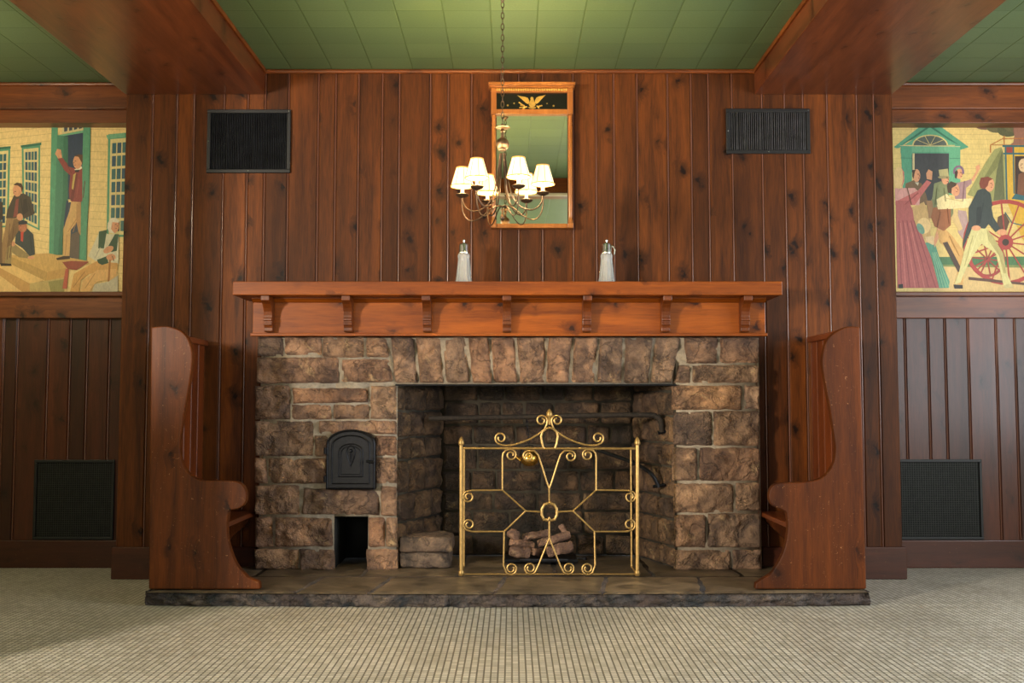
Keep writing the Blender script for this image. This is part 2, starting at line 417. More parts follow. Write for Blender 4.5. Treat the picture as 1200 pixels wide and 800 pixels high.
for x, wins in ((XL, WLF), (XR, WRT)):
    for a, b, z0, z1 in wins:
        f = MB(); s = 1 if x < 0 else -1; xa, xb = sorted((x-.1*s, x+.02*s))
        f.box(xa, xb, a-.07, a, z0-.07, z1+.07, 0, .004); f.box(xa, xb, b, b+.07, z0-.07, z1+.07, 0, .004)
        f.box(xa, xb, a, b, z0-.07, z0, 0, .004); f.box(xa, xb, a, b, z1, z1+.07, 0, .004)
        struct(f.build('window_%d' % wi, M['cream'])); wi += 1
for a, b in RW:  # unseen rear windows put in to carry the fill light
    f = MB(); f.box(a-.07, a, YB-.1, YB+.02, .83, 2.67, 0, .004); f.box(b, b+.07, YB-.1, YB+.02, .83, 2.67, 0, .004)
    f.box(a, b, YB-.1, YB+.02, .83, .9, 0, .004); f.box(a, b, YB-.1, YB+.02, 2.6, 2.67, 0, .004)
    struct(f.build('window_%d' % wi, M['cream'])); wi += 1

# ------------------------------------------------------------------ stone work
def sstep(t): t = max(0, min(1, t)); return t*t*(3-2*t)
def stone_block(mb, q, nrm, bulge=.022, res=.011, mat=0, rough=.022, depth=.013, sd=None):
    """one rough-faced stone: a gridded face on quad q (TL,TR,BR,BL) swelling along nrm"""
    q = [Vector(p) for p in q]; nrm = Vector(nrm).normalized()
    sd = rnd.random()*100 if sd is None else sd
    W = ((q[1]-q[0]).length+(q[2]-q[3]).length)/2; H = ((q[3]-q[0]).length+(q[2]-q[1]).length)/2
    nu = max(3, int(W/res)); nv = max(3, int(H/res))
    off = Vector((sd, sd*1.7, sd*.3)); vs = []; fs = []
    tilt = (rnd.uniform(-.5, .5), rnd.uniform(-.5, .5))
    for j in range(nv+1):
        for i in range(nu+1):
            u, v = i/nu, j/nv
            p = q[0]*(1-u)*(1-v)+q[1]*u*(1-v)+q[2]*u*v+q[3]*(1-u)*v
            e = min(u*W, (1-u)*W, v*H, (1-v)*H)
            n1 = noise.fractal(p*9+off, 1, 2, 4); n2 = noise.ridged_multi_fractal(p*14+off, 1, 2, 3, 1, 2)*.35
            edge = sstep((e+.004*noise.noise(p*40+off))/.011); vd = noise.voronoi(p*11+off)[0]; fac = (vd[1]-vd[0])
            h = -depth+(depth+bulge*.45)*edge+edge*(rough*1.5*n1+rough*(n2-.5)+rough*.9*(.35-min(fac,.7))+bulge*.4*((u-.5)*tilt[0]+(v-.5)*tilt[1]))
            if e > .012: h = max(h, .001)
            wob = Vector((noise.noise(p*16+off), noise.noise(p*16+off+Vector((9,9,9))), noise.noise(p*16+off+Vector((5,3,1)))))*.006
            wob -= nrm*wob.dot(nrm)
            vs.append(p+nrm*h+wob)
    k = nu+1
    for j in range(nv):
        for i in range(nu): fs.append((j*k+i, (j+1)*k+i, (j+1)*k+i+1, j*k+i+1))
    mb.add(vs, fs, mat)
SY = 6.075
def P(x, y): return at(x, y, SY)
def rq(x0, y0, x1, y1):
    x0 -= .6; y0 -= .5; x1 += .6; y1 += .5
    return [P(x0, y0), P(x1, y0), P(x1, y1), P(x0, y1)]
quads = []
for r in [(302,395,331,416.5),(334,395,376,415),(378,395,425,418),
          (301,419,396,448.5),(299,452,339,491),(343,455,430,471.5),(342,474.5,387,490.5),(391,474.5,432,490.5),(434.5,452.5,464,490.5),
          (299,494,366,534),(374,493.5,464,508),(369,511,383,534),(439,511,464,533.5),
          (299,537,312,566),(315,537,383,566),(440,536.5,464.5,566),
          (299,569,350,602.5),(446.5,570,464,604),
          (299,606,319,640.5),(432,607,450,640.5),(452.5,607,465,640.5),
          (299,644,349,666.5),(351.5,644,391,667.5),(430,644,465,668.5),
          (845,396,889,424.5),(812,428,889,448),(788,452,869,479.5),(873,452,890,479.5),(790,483,834,521.5),(837,482,890,521.5),
          (789,525,817,562),(820.5,525,890,563),(790,567,859,600.5),(863,566,890.5,598),(791,604,827,641),(830,602,891,641),(791,645,856,668),(859.5,644.5,892,667)]:
    quads.append(rq(*r))
quads += [[P(429,395), P(453,395), P(456,418), P(429,418)], [P(400,421), P(455.5,421), P(460,447.5), P(400,448)],
          [P(356,572), P(444,573), P(444,603.5), P(353,602.5)], [P(322,606), P(389,607), P(391,640.5), P(322,641)],
          [P(801,395), P(842,395), P(840,425), P(805,426)], [P(795,428), P(809,428), P(809,448.5), P(790,448.5)]]
vt = [455.7,485.5,517,547,574,603.8,641,672,702,732,767,799.5]; vb = [461,490.7,521,552,577.7,608,639,668,698,730,761.5,788]
for i in range(len(vt)-1):
    quads.append([P(vt[i]+1.6, 395), P(vt[i+1]-1.6, 395), P(vb[i+1]-1.6, 448.5), P(vb[i]+1.6, 448.5)])
fp = thing('stone_fireplace', 'wide brown sandstone fireplace with an open hearth and a small oven at its left', 'fireplace', (0, 6.3, .08))
mas = MB()
for q in quads: stone_block(mas, q, (0,-1,0), .024, .0105, 0)
# corner returns on the outer flanks
for s, x in ((-1, FXL+.008), (1, FXR-.008)):
    z = .085; k = 0
    while z < 1.40:
        hgt = rnd.choice((.11,.15,.18)); z2 = min(z+hgt, 1.43)
        ya, yb = SY+.005, D-.005
        stone_block(mas, [(x, ya, z2), (x, yb, z2), (x, yb, z), (x, ya, z)], (s,0,0), .012, .014, 0, .006)
        z = z2+.012
MY = SY+.012
HT = .08
zl = az(600, 450.2, SY); xo0, xo1 = ax(465, 500, SY), ax(789, 500, SY)
nx0, nx1, nz = ax(391, 640, SY), ax(431, 640, SY), az(410, 605, SY)
FT = 1.437
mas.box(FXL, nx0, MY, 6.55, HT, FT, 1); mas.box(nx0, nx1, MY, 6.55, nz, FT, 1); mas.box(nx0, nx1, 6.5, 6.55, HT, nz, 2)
mas.box(nx1, xo0, MY, 6.55, HT, FT, 1); mas.box(xo0, xo1, MY, MY+.2, zl, FT, 1); mas.box(xo1+.02, FXR, MY, 6.55, HT, FT, 1)
# niche lining
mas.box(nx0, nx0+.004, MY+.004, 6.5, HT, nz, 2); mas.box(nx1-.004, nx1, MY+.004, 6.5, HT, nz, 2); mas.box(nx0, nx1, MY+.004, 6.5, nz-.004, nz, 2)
mas.build('masonry', [M['stone'], M['mortar'], M['void']], fp, smooth='all')

# firebox: splayed jambs, back, throat
fb = MB(); FBY = 6.62
def course(P0, U, nrm, W, H, rows, mat, seed, res=.013, rgh=.011, len0=(.14,.30)):
    rr = random.Random(seed); z = 0; U = Vector(U).normalized(); P0 = Vector(P0)
    for hgt in rows:
        if z >= H: break
        z2 = min(z+hgt, H); u = -rr.uniform(0, .1)
        while u < W:
            L = rr.uniform(*len0); u2 = min(u+L, W)
            if W-u2 < .07: u2 = W
            a, b = max(u, 0)+.006, u2-.006
            j = rr.uniform(-.006, .006)
            if b-a > .02:
                stone_block(fb, [P0+U*a+Vector((0,0,z2-.006+j)), P0+U*b+Vector((0,0,z2-.006-j)), P0+U*b+Vector((0,0,z+.006)), P0+U*a+Vector((0,0,z+.006))], nrm, .022, res, mat, rgh)
            u = u2
        z = z2
bl, br = ax(518, 600, FBY), ax(742, 600, FBY)
H = 1.42-HT
rowsb = [.13,.15,.12,.14,.16,.13,.15,.12,.16,.14,.14]
course((bl, FBY, HT), (1,0,0), (0,-1,0), br-bl, H, rowsb, 0, 3)
U = Vector((bl-xo0, FBY-(SY+.015), 0)); course((xo0, SY+.015, HT), U, (U.y, -U.x, 0), U.length, H, [.14,.12,.17,.2,.13,.16,.15,.14,.16], 1, 12, len0=(.14,.26))
U = Vector((br-xo1, FBY-(SY+.015), 0)); L_ = U.length
U2 = Vector((xo1-br, (SY+.015)-FBY, 0)); course((br, FBY, HT), U2, (U2.y, -U2.x, 0), L_, H, [.12,.16,.13,.18,.14,.16,.15,.14,.15], 1, 21, len0=(.13,.24))
# mortar bodies
fb.add([(bl-.05,FBY+.01,HT),(br+.05,FBY+.01,HT),(br+.05,FBY+.01,1.5),(bl-.05,FBY+.01,1.5),(bl-.05,FBY+.1,HT),(br+.05,FBY+.1,HT),(br+.05,FBY+.1,1.5),(bl-.05,FBY+.1,1.5)],
       [(0,1,2,3),(4,5,6,7),(0,1,5,4),(3,2,6,7),(0,3,7,4),(1,2,6,5)], 2)
for (xa, xb) in ((xo0, bl), (xo1, br)):
    s = -1 if xa < 0 else 1
    pl = [(xa+s*.010, SY+.02), (xb+s*.010, FBY+.02), (xb+s*.10, FBY+.02), (xa+s*.012, 6.12)] if 0 else [(xa+s*.010, SY+.02), (xb+s*.010, FBY+.02), (xb+s*.06, FBY+.02), (xa+s*.03, SY+.02)]
    fb.prism(pl, HT, 1.5, 'Z', 2)
fb.box(xo0-.02, xo1+.02, SY+.2, FBY+.1, 1.42, 1.5, 3)
fb.build('firebox', [M['soot'], M['jamb'], M['sootmortar'], M['void']], fp, smooth='all')
# stone ledge at the left foot of the firebox
lg = MB()
def rock(mb, x0, x1, y0, y1, z0, z1, mat=0, amp=.014, sd=0, cut=10):
    bm = bmesh.new(); bmesh.ops.create_cube(bm, size=1)
    bmesh.ops.subdivide_edges(bm, edges=bm.edges[:], cuts=cut, use_grid_fill=True)
    for v in bm.verts:
        c = v.co*2
        # round the box a little, then roughen it
        q = Vector([math.copysign(abs(a)**1.0, a) for a in c]); l = max(1e-6, (abs(c.x)**10+abs(c.y)**10+abs(c.z)**10)**.1); q = c/l*max(abs(c.x),abs(c.y),abs(c.z))
        p = Vector(((x0+x1)/2+q.x*(x1-x0)/2, (y0+y1)/2+q.y*(y1-y0)/2, (z0+z1)/2+q.z*(z1-z0)/2))
        n = noise.fractal(p*12+Vector((sd,0,sd)), 1, 2, 4)
        p += c.normalized()*amp*n
        p.z = max(p.z, HT)
        v.co = p
    mb.bm(bm, mat)
lx0 = xo0+.02
rock(lg, lx0, -.37, 6.09, 6.36, HT, .17, 0, .014, 3, 12); rock(lg, lx0, -.355, 6.075, 6.38, .172, .262, 0, .013, 8, 14)
lg.build('ledge', M['ashstone'], fp, smooth='all')['label'] = 'grey stone ledge inside the left jamb'
# iron bar under the lintel
MB().box(xo0-.01, xo1+.02, SY-.012, SY+.18, zl-.008, zl+.001, 0, .002).build('lintel_bar', M['iron'], fp)
# oven door
dY = SY-.045
dl, dr, db, dt = ax(382, 540, dY), ax(440, 540, dY), az(411, 573.5, dY), az(411, 503, dY)
def arch(l, r, b, t, rise, n=14):
    c = (l+r)/2; hw = (r-l)/2
    return [(l, b), (r, b)]+[(c+hw*math.cos(PI*k/n), t-rise+rise*math.sin(PI*k/n)) for k in range(n+1)]
od = thing('x', '', ''); bpy.data.objects.remove(od)
d = MB(); d.prism(arch(dl, dr, db, dt, .085), dY, SY+.02, 'Y', 0)
door = d.build('oven_door', M['iron'], fp, bevel=.004); door['label'] = 'black arched cast iron oven door'
def rim(l, r, b, t, rise, rad, nm):
    pts = [(x, dY-.002, z) for x, z in arch(l, r, b, t, rise)]
    MB().tube(pts, rad, 6, True).build(nm, M['iron'], door, smooth=True)
i_ = .018
rim(dl+.008, dr-.008, db+.008, dt-.008, .08, .006, 'door_rim'); rim(dl+.035, dr-.035, db+.035, dt-.035, .06, .005, 'door_rim')
rim(dl+.075, dr-.075, db+.075, dt-.085, .045, .004, 'panel_moulding'); rim(dl+.088, dr-.088, db+.088, dt-.098, .04, .003, 'panel_moulding')
cx = (dl+dr)/2; cz = (db+dt)/2+.03
e = MB(); e.tube([(cx, dY-.004, cz-.07), (cx-.018, dY-.004, cz-.02), (cx-.026, dY-.004, cz+.02), (cx-.014, dY-.004, cz+.045), (cx, dY-.004, cz+.05), (cx+.014, dY-.004, cz+.045), (cx+.026, dY-.004, cz+.02), (cx+.018, dY-.004, cz-.02)], .004, 6, True)
e.tube([(cx, dY-.004, cz-.045), (cx, dY-.006, cz+.005)], [.003, .006], 6); e.lathe([(.001,-.012),(.009,-.006),(.011,0),(.009,.006),(.001,.012)], (cx, dY-.006, cz+.02), 10)
e.build('emblem', M['iron'], door, smooth=True)
hz = az(435, 541, dY)
e = MB(); e.tube([(dr-.012, dY, hz), (dr-.012, dY-.025, hz), (dr-.05, dY-.03, hz+.004)], [.008,.009,.007], 8); e.build('handle', M['iron'], door, smooth=True)
for y in (528, 561): 
    z = az(384, y, dY); MB().tube([(dl-.004, dY-.006, z-.018), (dl-.004, dY-.006, z+.018)], .009, 8).build('hinge', M['iron'], door, smooth=True)

# ------------------------------------------------------------------ hearth
hs = MB(); HX0, HX1 = -1.90, 1.853
def hfront(x): return 5.305+.05*(abs(x)/1.9)**2
# rough front edge
nu, nv = 360, 10; vs = []; fs = []
for j in range(nv+1):
    for i in range(nu+1):
        x = HX0+(HX1-HX0)*i/nu; v = j/nv
        p = Vector((x, hfront(x), .002+(.074)*v))
        n = noise.fractal(p*Vector((14,1,26)) if 0 else Vector((x*14, 3, v*2.2)), 1, 2, 5)
        rg = noise.ridged_multi_fractal(Vector((x*20, 9, v*2.0)), 1, 2, 3, 1, 2)*.35-.4
        y = p.y+.014-.026*n-.022*rg+.016*(abs(v-.45)*2)**2
        vs.append((x+.004*noise.noise(Vector((x*30, v*9, 4))), y, p.z if 0 < j < nv else p.z))
for j in range(nv):
    for i in range(nu): fs.append((j*(nu+1)+i, j*(nu+1)+i+1, (j+1)*(nu+1)+i+1, (j+1)*(nu+1)+i))
hs.add(vs, fs, 1)
hs.box(HX0+.004, HX1-.004, 5.40, 6.70, .002, .072, 1)
for s, x in ((-1, HX0), (1, HX1)):   # rough short ends
    vs = []; fs = []
    for j in range(7):
        for i in range(61):
            y = hfront(1.9)+.01+(6.1-5.37)*i/60; v = j/6
            vs.append((x+s*.012*noise.fractal(Vector((y*16, v*2, 5*s)), 1, 2, 4)-s*.012*(abs(v-.5)*2)**2, y, .002+.074*v))
    for j in range(6):
        for i in range(60): fs.append((j*61+i, j*61+i+1, (j+1)*61+i+1, (j+1)*61+i))
    hs.add(vs, fs, 1)
# flags
rf = random.Random(4)
colsx = [HX0, -1.12, -.74, -.10, .46, .98, HX1]
colsb = [HX0, -1.45, -.85, -.30, .25, .80, 1.30, HX1]
def flag(p4):
    n = 24; vs = []; fs = []; sd = rf.random()*50
    for j in range(n+1):
        for i in range(n+1):
            u, v = i/n, j/n
            x = p4[0][0]*(1-u)*(1-v)+p4[1][0]*u*(1-v)+p4[2][0]*u*v+p4[3][0]*(1-u)*v
            y = p4[0][1]*(1-u)*(1-v)+p4[1][1]*u*(1-v)+p4[2][1]*u*v+p4[3][1]*(1-u)*v
            e = min(u, 1-u, v, 1-v)
            z = .0772+.0016*noise.fractal(Vector((x*5+sd, y*5, 0)), 1, 2, 3)-.007*(1-sstep(e/.06))
            if i in (0, n): x += .018*noise.noise(Vector((0 if i else 1, y*7, 2)))
            vs.append((x, y, z))
    for j in range(n):
        for i in range(n): fs.append((j*(n+1)+i, j*(n+1)+i+1, (j+1)*(n+1)+i+1, (j+1)*(n+1)+i))
    hs.add(vs, fs, 0)
g = .005; ym = 5.83
for i in range(len(colsx)-1):
    a, b = colsx[i], colsx[i+1]; sk = .07 if 0 < i else 0; sk2 = .07 if i+1 < len(colsx)-1 else 0
    flag([(a+g, hfront(a)+.004), (b-g, hfront(b)+.004), (b+sk2-g, ym-g), (a+sk+g, ym-g)])
for i in range(len(colsb)-1):
    a, b = colsb[i], colsb[i+1]
    flag([(a+g, ym+g), (b-g, ym+g), (b-g, 6.68), (a+g, 6.68)])
tag(hs.build('hearth', [M['flag'], M['bluestone']], smooth='all'), 'raised flagstone hearth with a rough blue grey front edge', 'hearth')

# ------------------------------------------------------------------ mantel
mt = thing('mantel', 'long orange pine mantel shelf on seven corbels above the stone fireplace', 'mantel', (0, 6.1, 1.45))
my = 5.865; mz1, mz0 = az(600, 329.5, my), az(600, 345.5, my)
mx0, mx1 = ax(272.5, 337, my), ax(917, 337, my)
MB().box(mx0, mx1, my, D-.002, mz0, mz1, 0, .004).build('shelf', M['mantel'], mt)
fy = 6.035; fz = az(600, 392.5, fy)
fx0, fx1 = ax(296, 380, fy), ax(897, 380, fy)
MB().box(fx0, fx1, fy, SY+.02, fz, mz0-.001, 0, .003).build('fascia', M['mantel'], mt)
w = MB(); pr = [(fy, mz0-.001), (fy-.035, mz0-.001), (fy-.035, mz0-.006), (fy-.024, mz0-.012), (fy-.016, mz0-.022), (fy-.010, mz0-.026), (fy, mz0-.028)]
w.prism(pr, fx0, fx1, 'X'); w.build('cove_moulding', M['mantel'], mt, smooth=True)
MB().box(fx0-.01, fx1+.01, fy-.012, SY-.0, fz-.006, fz+.012, 0, .003).build('bottom_bead', M['mantel'], mt)
zt = mz0-.001; Hh = zt-(fz+.015)
for k, c in enumerate((313, 406.8, 500, 594, 688, 781, 874.5)):
    x = ax(c, 370, 5.95); hw = .0245
    A = lambda d, t: (fy-d, zt-t*Hh)
    prof = [A(0,0), A(.145,0), A(.145,.13), A(.138,.15), A(.125,.17), A(.105,.22), A(.085,.32), A(.072,.42), A(.066,.52), A(.064,.60), A(.074,.61), A(.074,.68), A(.064,.69), A(.064,.74), A(.070,.75), A(.070,.80), A(.058,.81), A(.05,.88), A(.05,.97), A(.04,1.0), A(0,1.0)]
    cb = MB(); cb.prism(prof, x-hw, x+hw, 'X'); cb.build('corbel', M['corbel'], mt, bevel=.002)
# glass dispensers
def bottle(px, label, spout):
    x = ax(px, 328, 5.98); y = 5.98; s = 5.98/1200
    H_ = (az(px, 275.5, y)-mz1); b = thing('glass_dispenser', label, 'glass dispenser', (x, y, mz1), 'glass dispensers on the mantel')
    g = MB(); k = s*.95
    g.lathe([(10.2*k, .0), (10.2*k, .012), (9.3*k, .028), (8.4*k, .07), (7.4*k, .12), (6.8*k, .150), (7.3*k, .155), (7.3*k, .166), (6.6*k, .172), (6.2*k, .180)], (x, y, mz1+.001), 48, 12, .05)
    g.lathe([(7.6*k, .014), (6.4*k, .07), (5.5*k, .12), (5.0*k, .150)], (x, y, mz1+.001), 24)
    g.build('glass_body', M['glass'], b, smooth='all')
    c = MB(); z0 = .178
    c.lathe([(6.6*k, z0), (6.8*k, z0+.006), (6.4*k, z0+.012), (6.3*k, z0+.045), (5.6*k, z0+.056), (3.2*k, z0+.062), (1.4*k, z0+.064), (1.2*k, z0+.070), (1.7*k, z0+.076), (1.3*k, z0+.083), (.2*k, z0+.086)], (x, y, mz1), 28)
    cp = c.build('lid', M['silver'], b, smooth=True)
    if spout:
        p = MB(); p.tube([(x+5.5*k, y, mz1+z0+.045), (x+8.5*k, y-.004, mz1+z0+.040), (x+10.5*k, y-.004, mz1+z0+.02), (x+9.3*k, y-.004, mz1+z0-.008)], [.006,.006,.005,.004], 8)
        p.build('thumb_lever', M['silver'], b, smooth=True)
bottle(543.5, 'ribbed glass dispenser with silver lid standing below the chandelier on the mantel', False)
bottle(711, 'ribbed glass dispenser with a side lever on its silver lid, right of mirror', True)

# ------------------------------------------------------------------ settles
def spts(pts, Y): return [(at(x, y, Y).x, at(x, y, Y).z) for x, y in pts]
def smooth_poly(p, fixed):      # Chaikin on curved runs
    return p
LP = [(177,383.5),(188,382),(198,382.3),(211,387),(220,396),(225,411),(225,428),(222,449),(218,471),(213.5,497),(210.5,519),(212,538),(218,551),(227,559),(238,562.8),(259,563),(277,564),(285,569),(289,579),(287,590),(279,596),(268,598),(266,615),(267,632),(272,650),(279,664),(290,676),(304,682),(304.6,694),(174,694)]
RP = [(1008,383),(993,382.5),(979,389),(969.5,398),(965,413),(964,428),(968,453),(973,479),(977,506),(979.5,525),(977.5,541),(970,554),(959,561.5),(939,565),(913,566),(904,571),(901,582),(905,592),(917,597.5),(922,602),(923.5,619),(921,637),(915,654),(904,672),(886,683),(885,694),(1015.5,694)]
def densify(p, keep):
    out = []; n = len(p)
    for i in range(n):
        p0, p1, p2, p3 = p[i-1], p[i], p[(i+1) % n], p[(i+2) % n]
        if (i-1) % n in keep: p0 = p1
        if (i+1) % n in keep: p3 = p2
        out.append(p1)
        if i in keep: continue
        for t in (.33, .66):
            q = []
            for a in (0, 1):
                q.append(.5*((2*p1[a])+(-p0[a]+p2[a])*t+(2*p0[a]-5*p1[a]+4*p2[a]-p3[a])*t*t+(-p0[a]+3*p1[a]-3*p2[a]+p3[a])*t**3))
            out.append(tuple(q))
    return out
def settle(side, pts, label):
    s = -1 if side == 'left' else 1
    PY = 5.385; n = len(pts)
    poly = spts(densify(pts, {20, 21, n-4, n-3, n-2, n-1} if s < 0 else {n-4, n-3, n-2, n-1}), PY)
    poly = [(x, max(z, HT+.003)) for x, z in poly]
    xo = (poly[-1][0]+poly[0][0])/2
    t = thing('settle', label, 'settle bench', (xo, PY+.4, HT), 'pine settles by the fireplace')
    e = MB(); e.prism(poly, PY, PY+.045, 'Y'); e.build('end_panel', M['pew'], t, bevel=.006)
    XB = ax(242, 400, D)*1.0 if s < 0 else ax(948, 400, D)     # face of the back
    zb = az(242, 400, D) if s < 0 else az(948, 396, D)
    y0, y1 = PY+.046, D-.028
    # back: boards with beads, running from seat to rail
    b = MB(); nb = 6; wd = (y1-y0)/nb
    lo = .50 if 0 else HT+.02
    for k in range(nb):
        a, c = y0+k*wd+.005, y0+(k+1)*wd-.005
        xa, xb = sorted((XB, XB+s*.022)); f = XB; bk = XB+s*.022
        b.prism([(bk, a), (f+s*.004, a), (f, a+.005), (f, c-.005), (f+s*.004, c), (bk, c)], lo, zb-.02, 'Z', 0)
        if k: b.tube([(XB+s*.006, y0+k*wd, lo), (XB+s*.006, y0+k*wd, zb-.02)], .0055, 8, mat=1)
    xa, xb = sorted((XB+s*.023, XB+s*.04)); b.box(xa, xb, y0, y1, lo, zb-.02, 2)
    b.build('backrest', [M['pewy'], M['groove'], M['groove']], t)
    xa, xb = sorted((XB-s*.022, XB+s*.045)); MB().box(xa, xb, y0, y1, zb-.03, zb+.004, 0, .006).build('top_rail', M['seat'], t)
    XS = ax(301, 600, D) if s < 0 else ax(888, 600, D)
    zs = az(301, 598, D); xa, xb = sorted((XS, XB-s*.001)); MB().box(xa, xb, y0, y1, zs-.028, zs, 0, .006).build('seat', M['seat'], t)
    xf = XB-s*.08; xa, xb = sorted((xf, xf-s*.02)); MB().box(xa, xb, y0, y1, HT+.003, zs-.03, 0, .003).build('seat_support', M['seat'], t)
    bk = MB(); z2 = zs-.029; bk.prism([(XB-s*.11, z2-.20), (XB-s*.11, z2), (XS+s*.03, z2), (XS+s*.03, z2-.03)], y1-.05, y1-.02, 'Y'); bk.build('seat_bracket', M['pew'], t)
settle('left', LP, 'dark pine settle with scrolled end panel, left of the stone fireplace')
settle('right', RP, 'redder pine settle with scrolled end panel, right of the stone fireplace')

# ------------------------------------------------------------------ vents
def louvre_vent(px0, py0, px1, py1, Y, label, nb):
    a, b = at(px0, py0, Y), at(px1, py1, Y); x0, x1, z1, z0 = a.x, b.x, a.z, b.z
    t = thing('louvre_vent', label, 'vent', ((x0+x1)/2, Y, z0), 'louvred vents high on the panelled wall')
    f = MB(); w = .022; y0, y1 = Y-.018, Y-.0005
    f.box(x0, x1, y0, y1, z1-w, z1, 0, .003); f.box(x0, x1, y0, y1, z0, z0+w, 0, .003)
    f.box(x0, x0+w, y0, y1, z0+w, z1-w, 0, .003); f.box(x1-w, x1, y0, y1, z0+w, z1-w, 0, .003)
    f.build('frame', M['grille'], t)
    l = MB(); n = nb
    for k in range(n):
        x = x0+w+(x1-x0-2*w)*(k+.5)/n; hw = (x1-x0-2*w)/n*.30; sk = rnd.uniform(-.001, .002)
        l.prism([(x-hw+.003+sk, Y-.003), (x-hw+sk, Y-.012), (x+sk, Y-.0145), (x+hw-.003+sk, Y-.003)], z0+w, z1-w, 'Z')
    l.build('louvres', M['louvre'], t)
    MB().box(x0+w*.5, x1-w*.5, Y-.003, Y-.001, z0+w*.5, z1-w*.5).build('duct_screen', M['void'], t)  # near-black sheet stands in for the duct's shade behind the louvres
    for xx, zz in (((x0+x1)/2, z0+w/2), (x0+w/2, (z0+z1)/2), (x1-w/2, z1-w/2)):
        MB().lathe([(.004,-.003),(.004,.001)], (xx, y0, zz), 8).build('screw', M['silver'], t)
louvre_vent(244, 129, 340.5, 203, D, 'squarish black louvred vent high on the wall left of the mirror', 44)
louvre_vent(850, 128, 949, 180.5, D, 'low wide black louvred vent high on the wall right of the mirror', 40)
def wire_vent(px0, py0, px1, py1, Y, label):
    a, b = at(px0, py0, Y), at(px1, py1, Y); x0, x1, z1, z0 = a.x, b.x, a.z, b.z
    t = thing('wire_vent', label, 'vent', ((x0+x1)/2, Y, z0), 'wire mesh vents low in the side bays')
    f = MB(); w = .018; y0, y1 = Y-.016, Y-.0005
    f.box(x0, x1, y0, y1, z1-w, z1, 0, .003); f.box(x0, x1, y0, y1, z0, z0+w, 0, .003)
    f.box(x0, x0+w, y0, y1, z0+w, z1-w, 0, .003); f.box(x1-w, x1, y0, y1, z0+w, z1-w, 0, .003)
    f.build('frame', M['grille'], t)
    g = MB(); n = 34
    for k in range(1, n):
        x = x0+w+(x1-x0-2*w)*k/n; g.box(x-.0016, x+.0016, Y-.010, Y-.0075, z0+w, z1-w)
        z = z0+w+(z1-z0-2*w)*k/n; g.box(x0+w, x1-w, Y-.0075, Y-.005, z-.0016, z+.0016)
    g.build('wire_mesh', M['mesh'], t)
    MB().box(x0+w*.5, x1-w*.5, Y-.003, Y-.001, z0+w*.5, z1-w*.5).build('duct_screen', M['void'], t)  # near-black sheet stands in for the shade behind the wires
wire_vent(41.5, 538.5, 133, 632, RY, 'dark square wire mesh vent in the lower panelling left of the left pier')
wire_vent(1050, 538, 1152, 632, RY, 'square wire mesh vent in the lower panelling right of the right pier')

# ------------------------------------------------------------------ mirror
mY = 6.135
mi = thing('wall_mirror', 'tall maple framed mirror with a black eagle panel above the mantel', 'mirror', (ax(623, 200, mY), mY, az(623, 267, mY)))
X = lambda p: ax(p, 190, mY)
Z = lambda p: az(623, p, mY)
f = MB(); f.box(X(572.5), X(674), mY-.045, D-.001, Z(102.2), Z(98.3), 0, .003); f.box(X(574), X(672.5), mY-.030, D-.001, Z(103.8), Z(102.2), 0, .002)
f.box(X(575.5), X(671.5), mY-.012, D-.001, Z(108.5), Z(103.8), 0, .002); f.build('cornice', M['mirrorwood'], mi)
d = MB()
for k in range(30): 
    x = X(581.5)+(X(665)-X(581.5))*(k+.5)/30; d.lathe([(.001,-.008),(.006,-.005),(.007,0),(.006,.005),(.001,.008)], (x, mY-.013, Z(105.8)), 8)
d.build('dentil_beads', M['gold'], mi, smooth=True)
for a, b in ((575.5, 581.8), (665, 671.5)):
    MB().box(X(a), X(b), mY-.02, D-.001, Z(134.5), Z(108.5), 0, .003).build('upper_block', M['mirrorwood'], mi)
    c = (X(a)+X(b))/2; r = (X(b)-X(a))*.40; h0, h1 = Z(262), Z(134.8); hh = h1-h0
    cl = MB(); cl.lathe([(r*1.15, 0), (r*1.15, .02), (r*.8, .03), (r, .045), (r, hh-.07), (r*.8, hh-.06), (r*1.1, hh-.05), (r*.8, hh-.035), (r, hh-.02), (r*.9, hh)], (c, mY+.005, h0), 16)
    cl.box(c-r*.9, c+r*.9, mY+.01, D-.001, h0, h1)
    cl.build('column', M['mirrorwood'], mi, smooth=True)
    MB().box(X(a), X(b), mY-.018, D-.001, Z(267.3), Z(261.8), 0, .003).build('lower_block', M['mirrorwood'], mi)
MB().box(X(581.8), X(665), mY-.006, D-.001, Z(133.8), Z(128), 0, .003).build('cross_rail', M['mirrorwood'], mi)
MB().box(X(581.8), X(665), mY-.006, D-.001, Z(267), Z(262), 0, .003).build('bottom_rail', M['mirrorwood'], mi)
MB().box(X(581.8), X(665), mY+.02, D-.001, Z(262), Z(133.8)).build('glass', M['mirror'], mi)
MB().box(X(581.8), X(665), mY+.012, D-.001, Z(128), Z(108.5)).build('painted_panel', M['blackpaint'], mi)
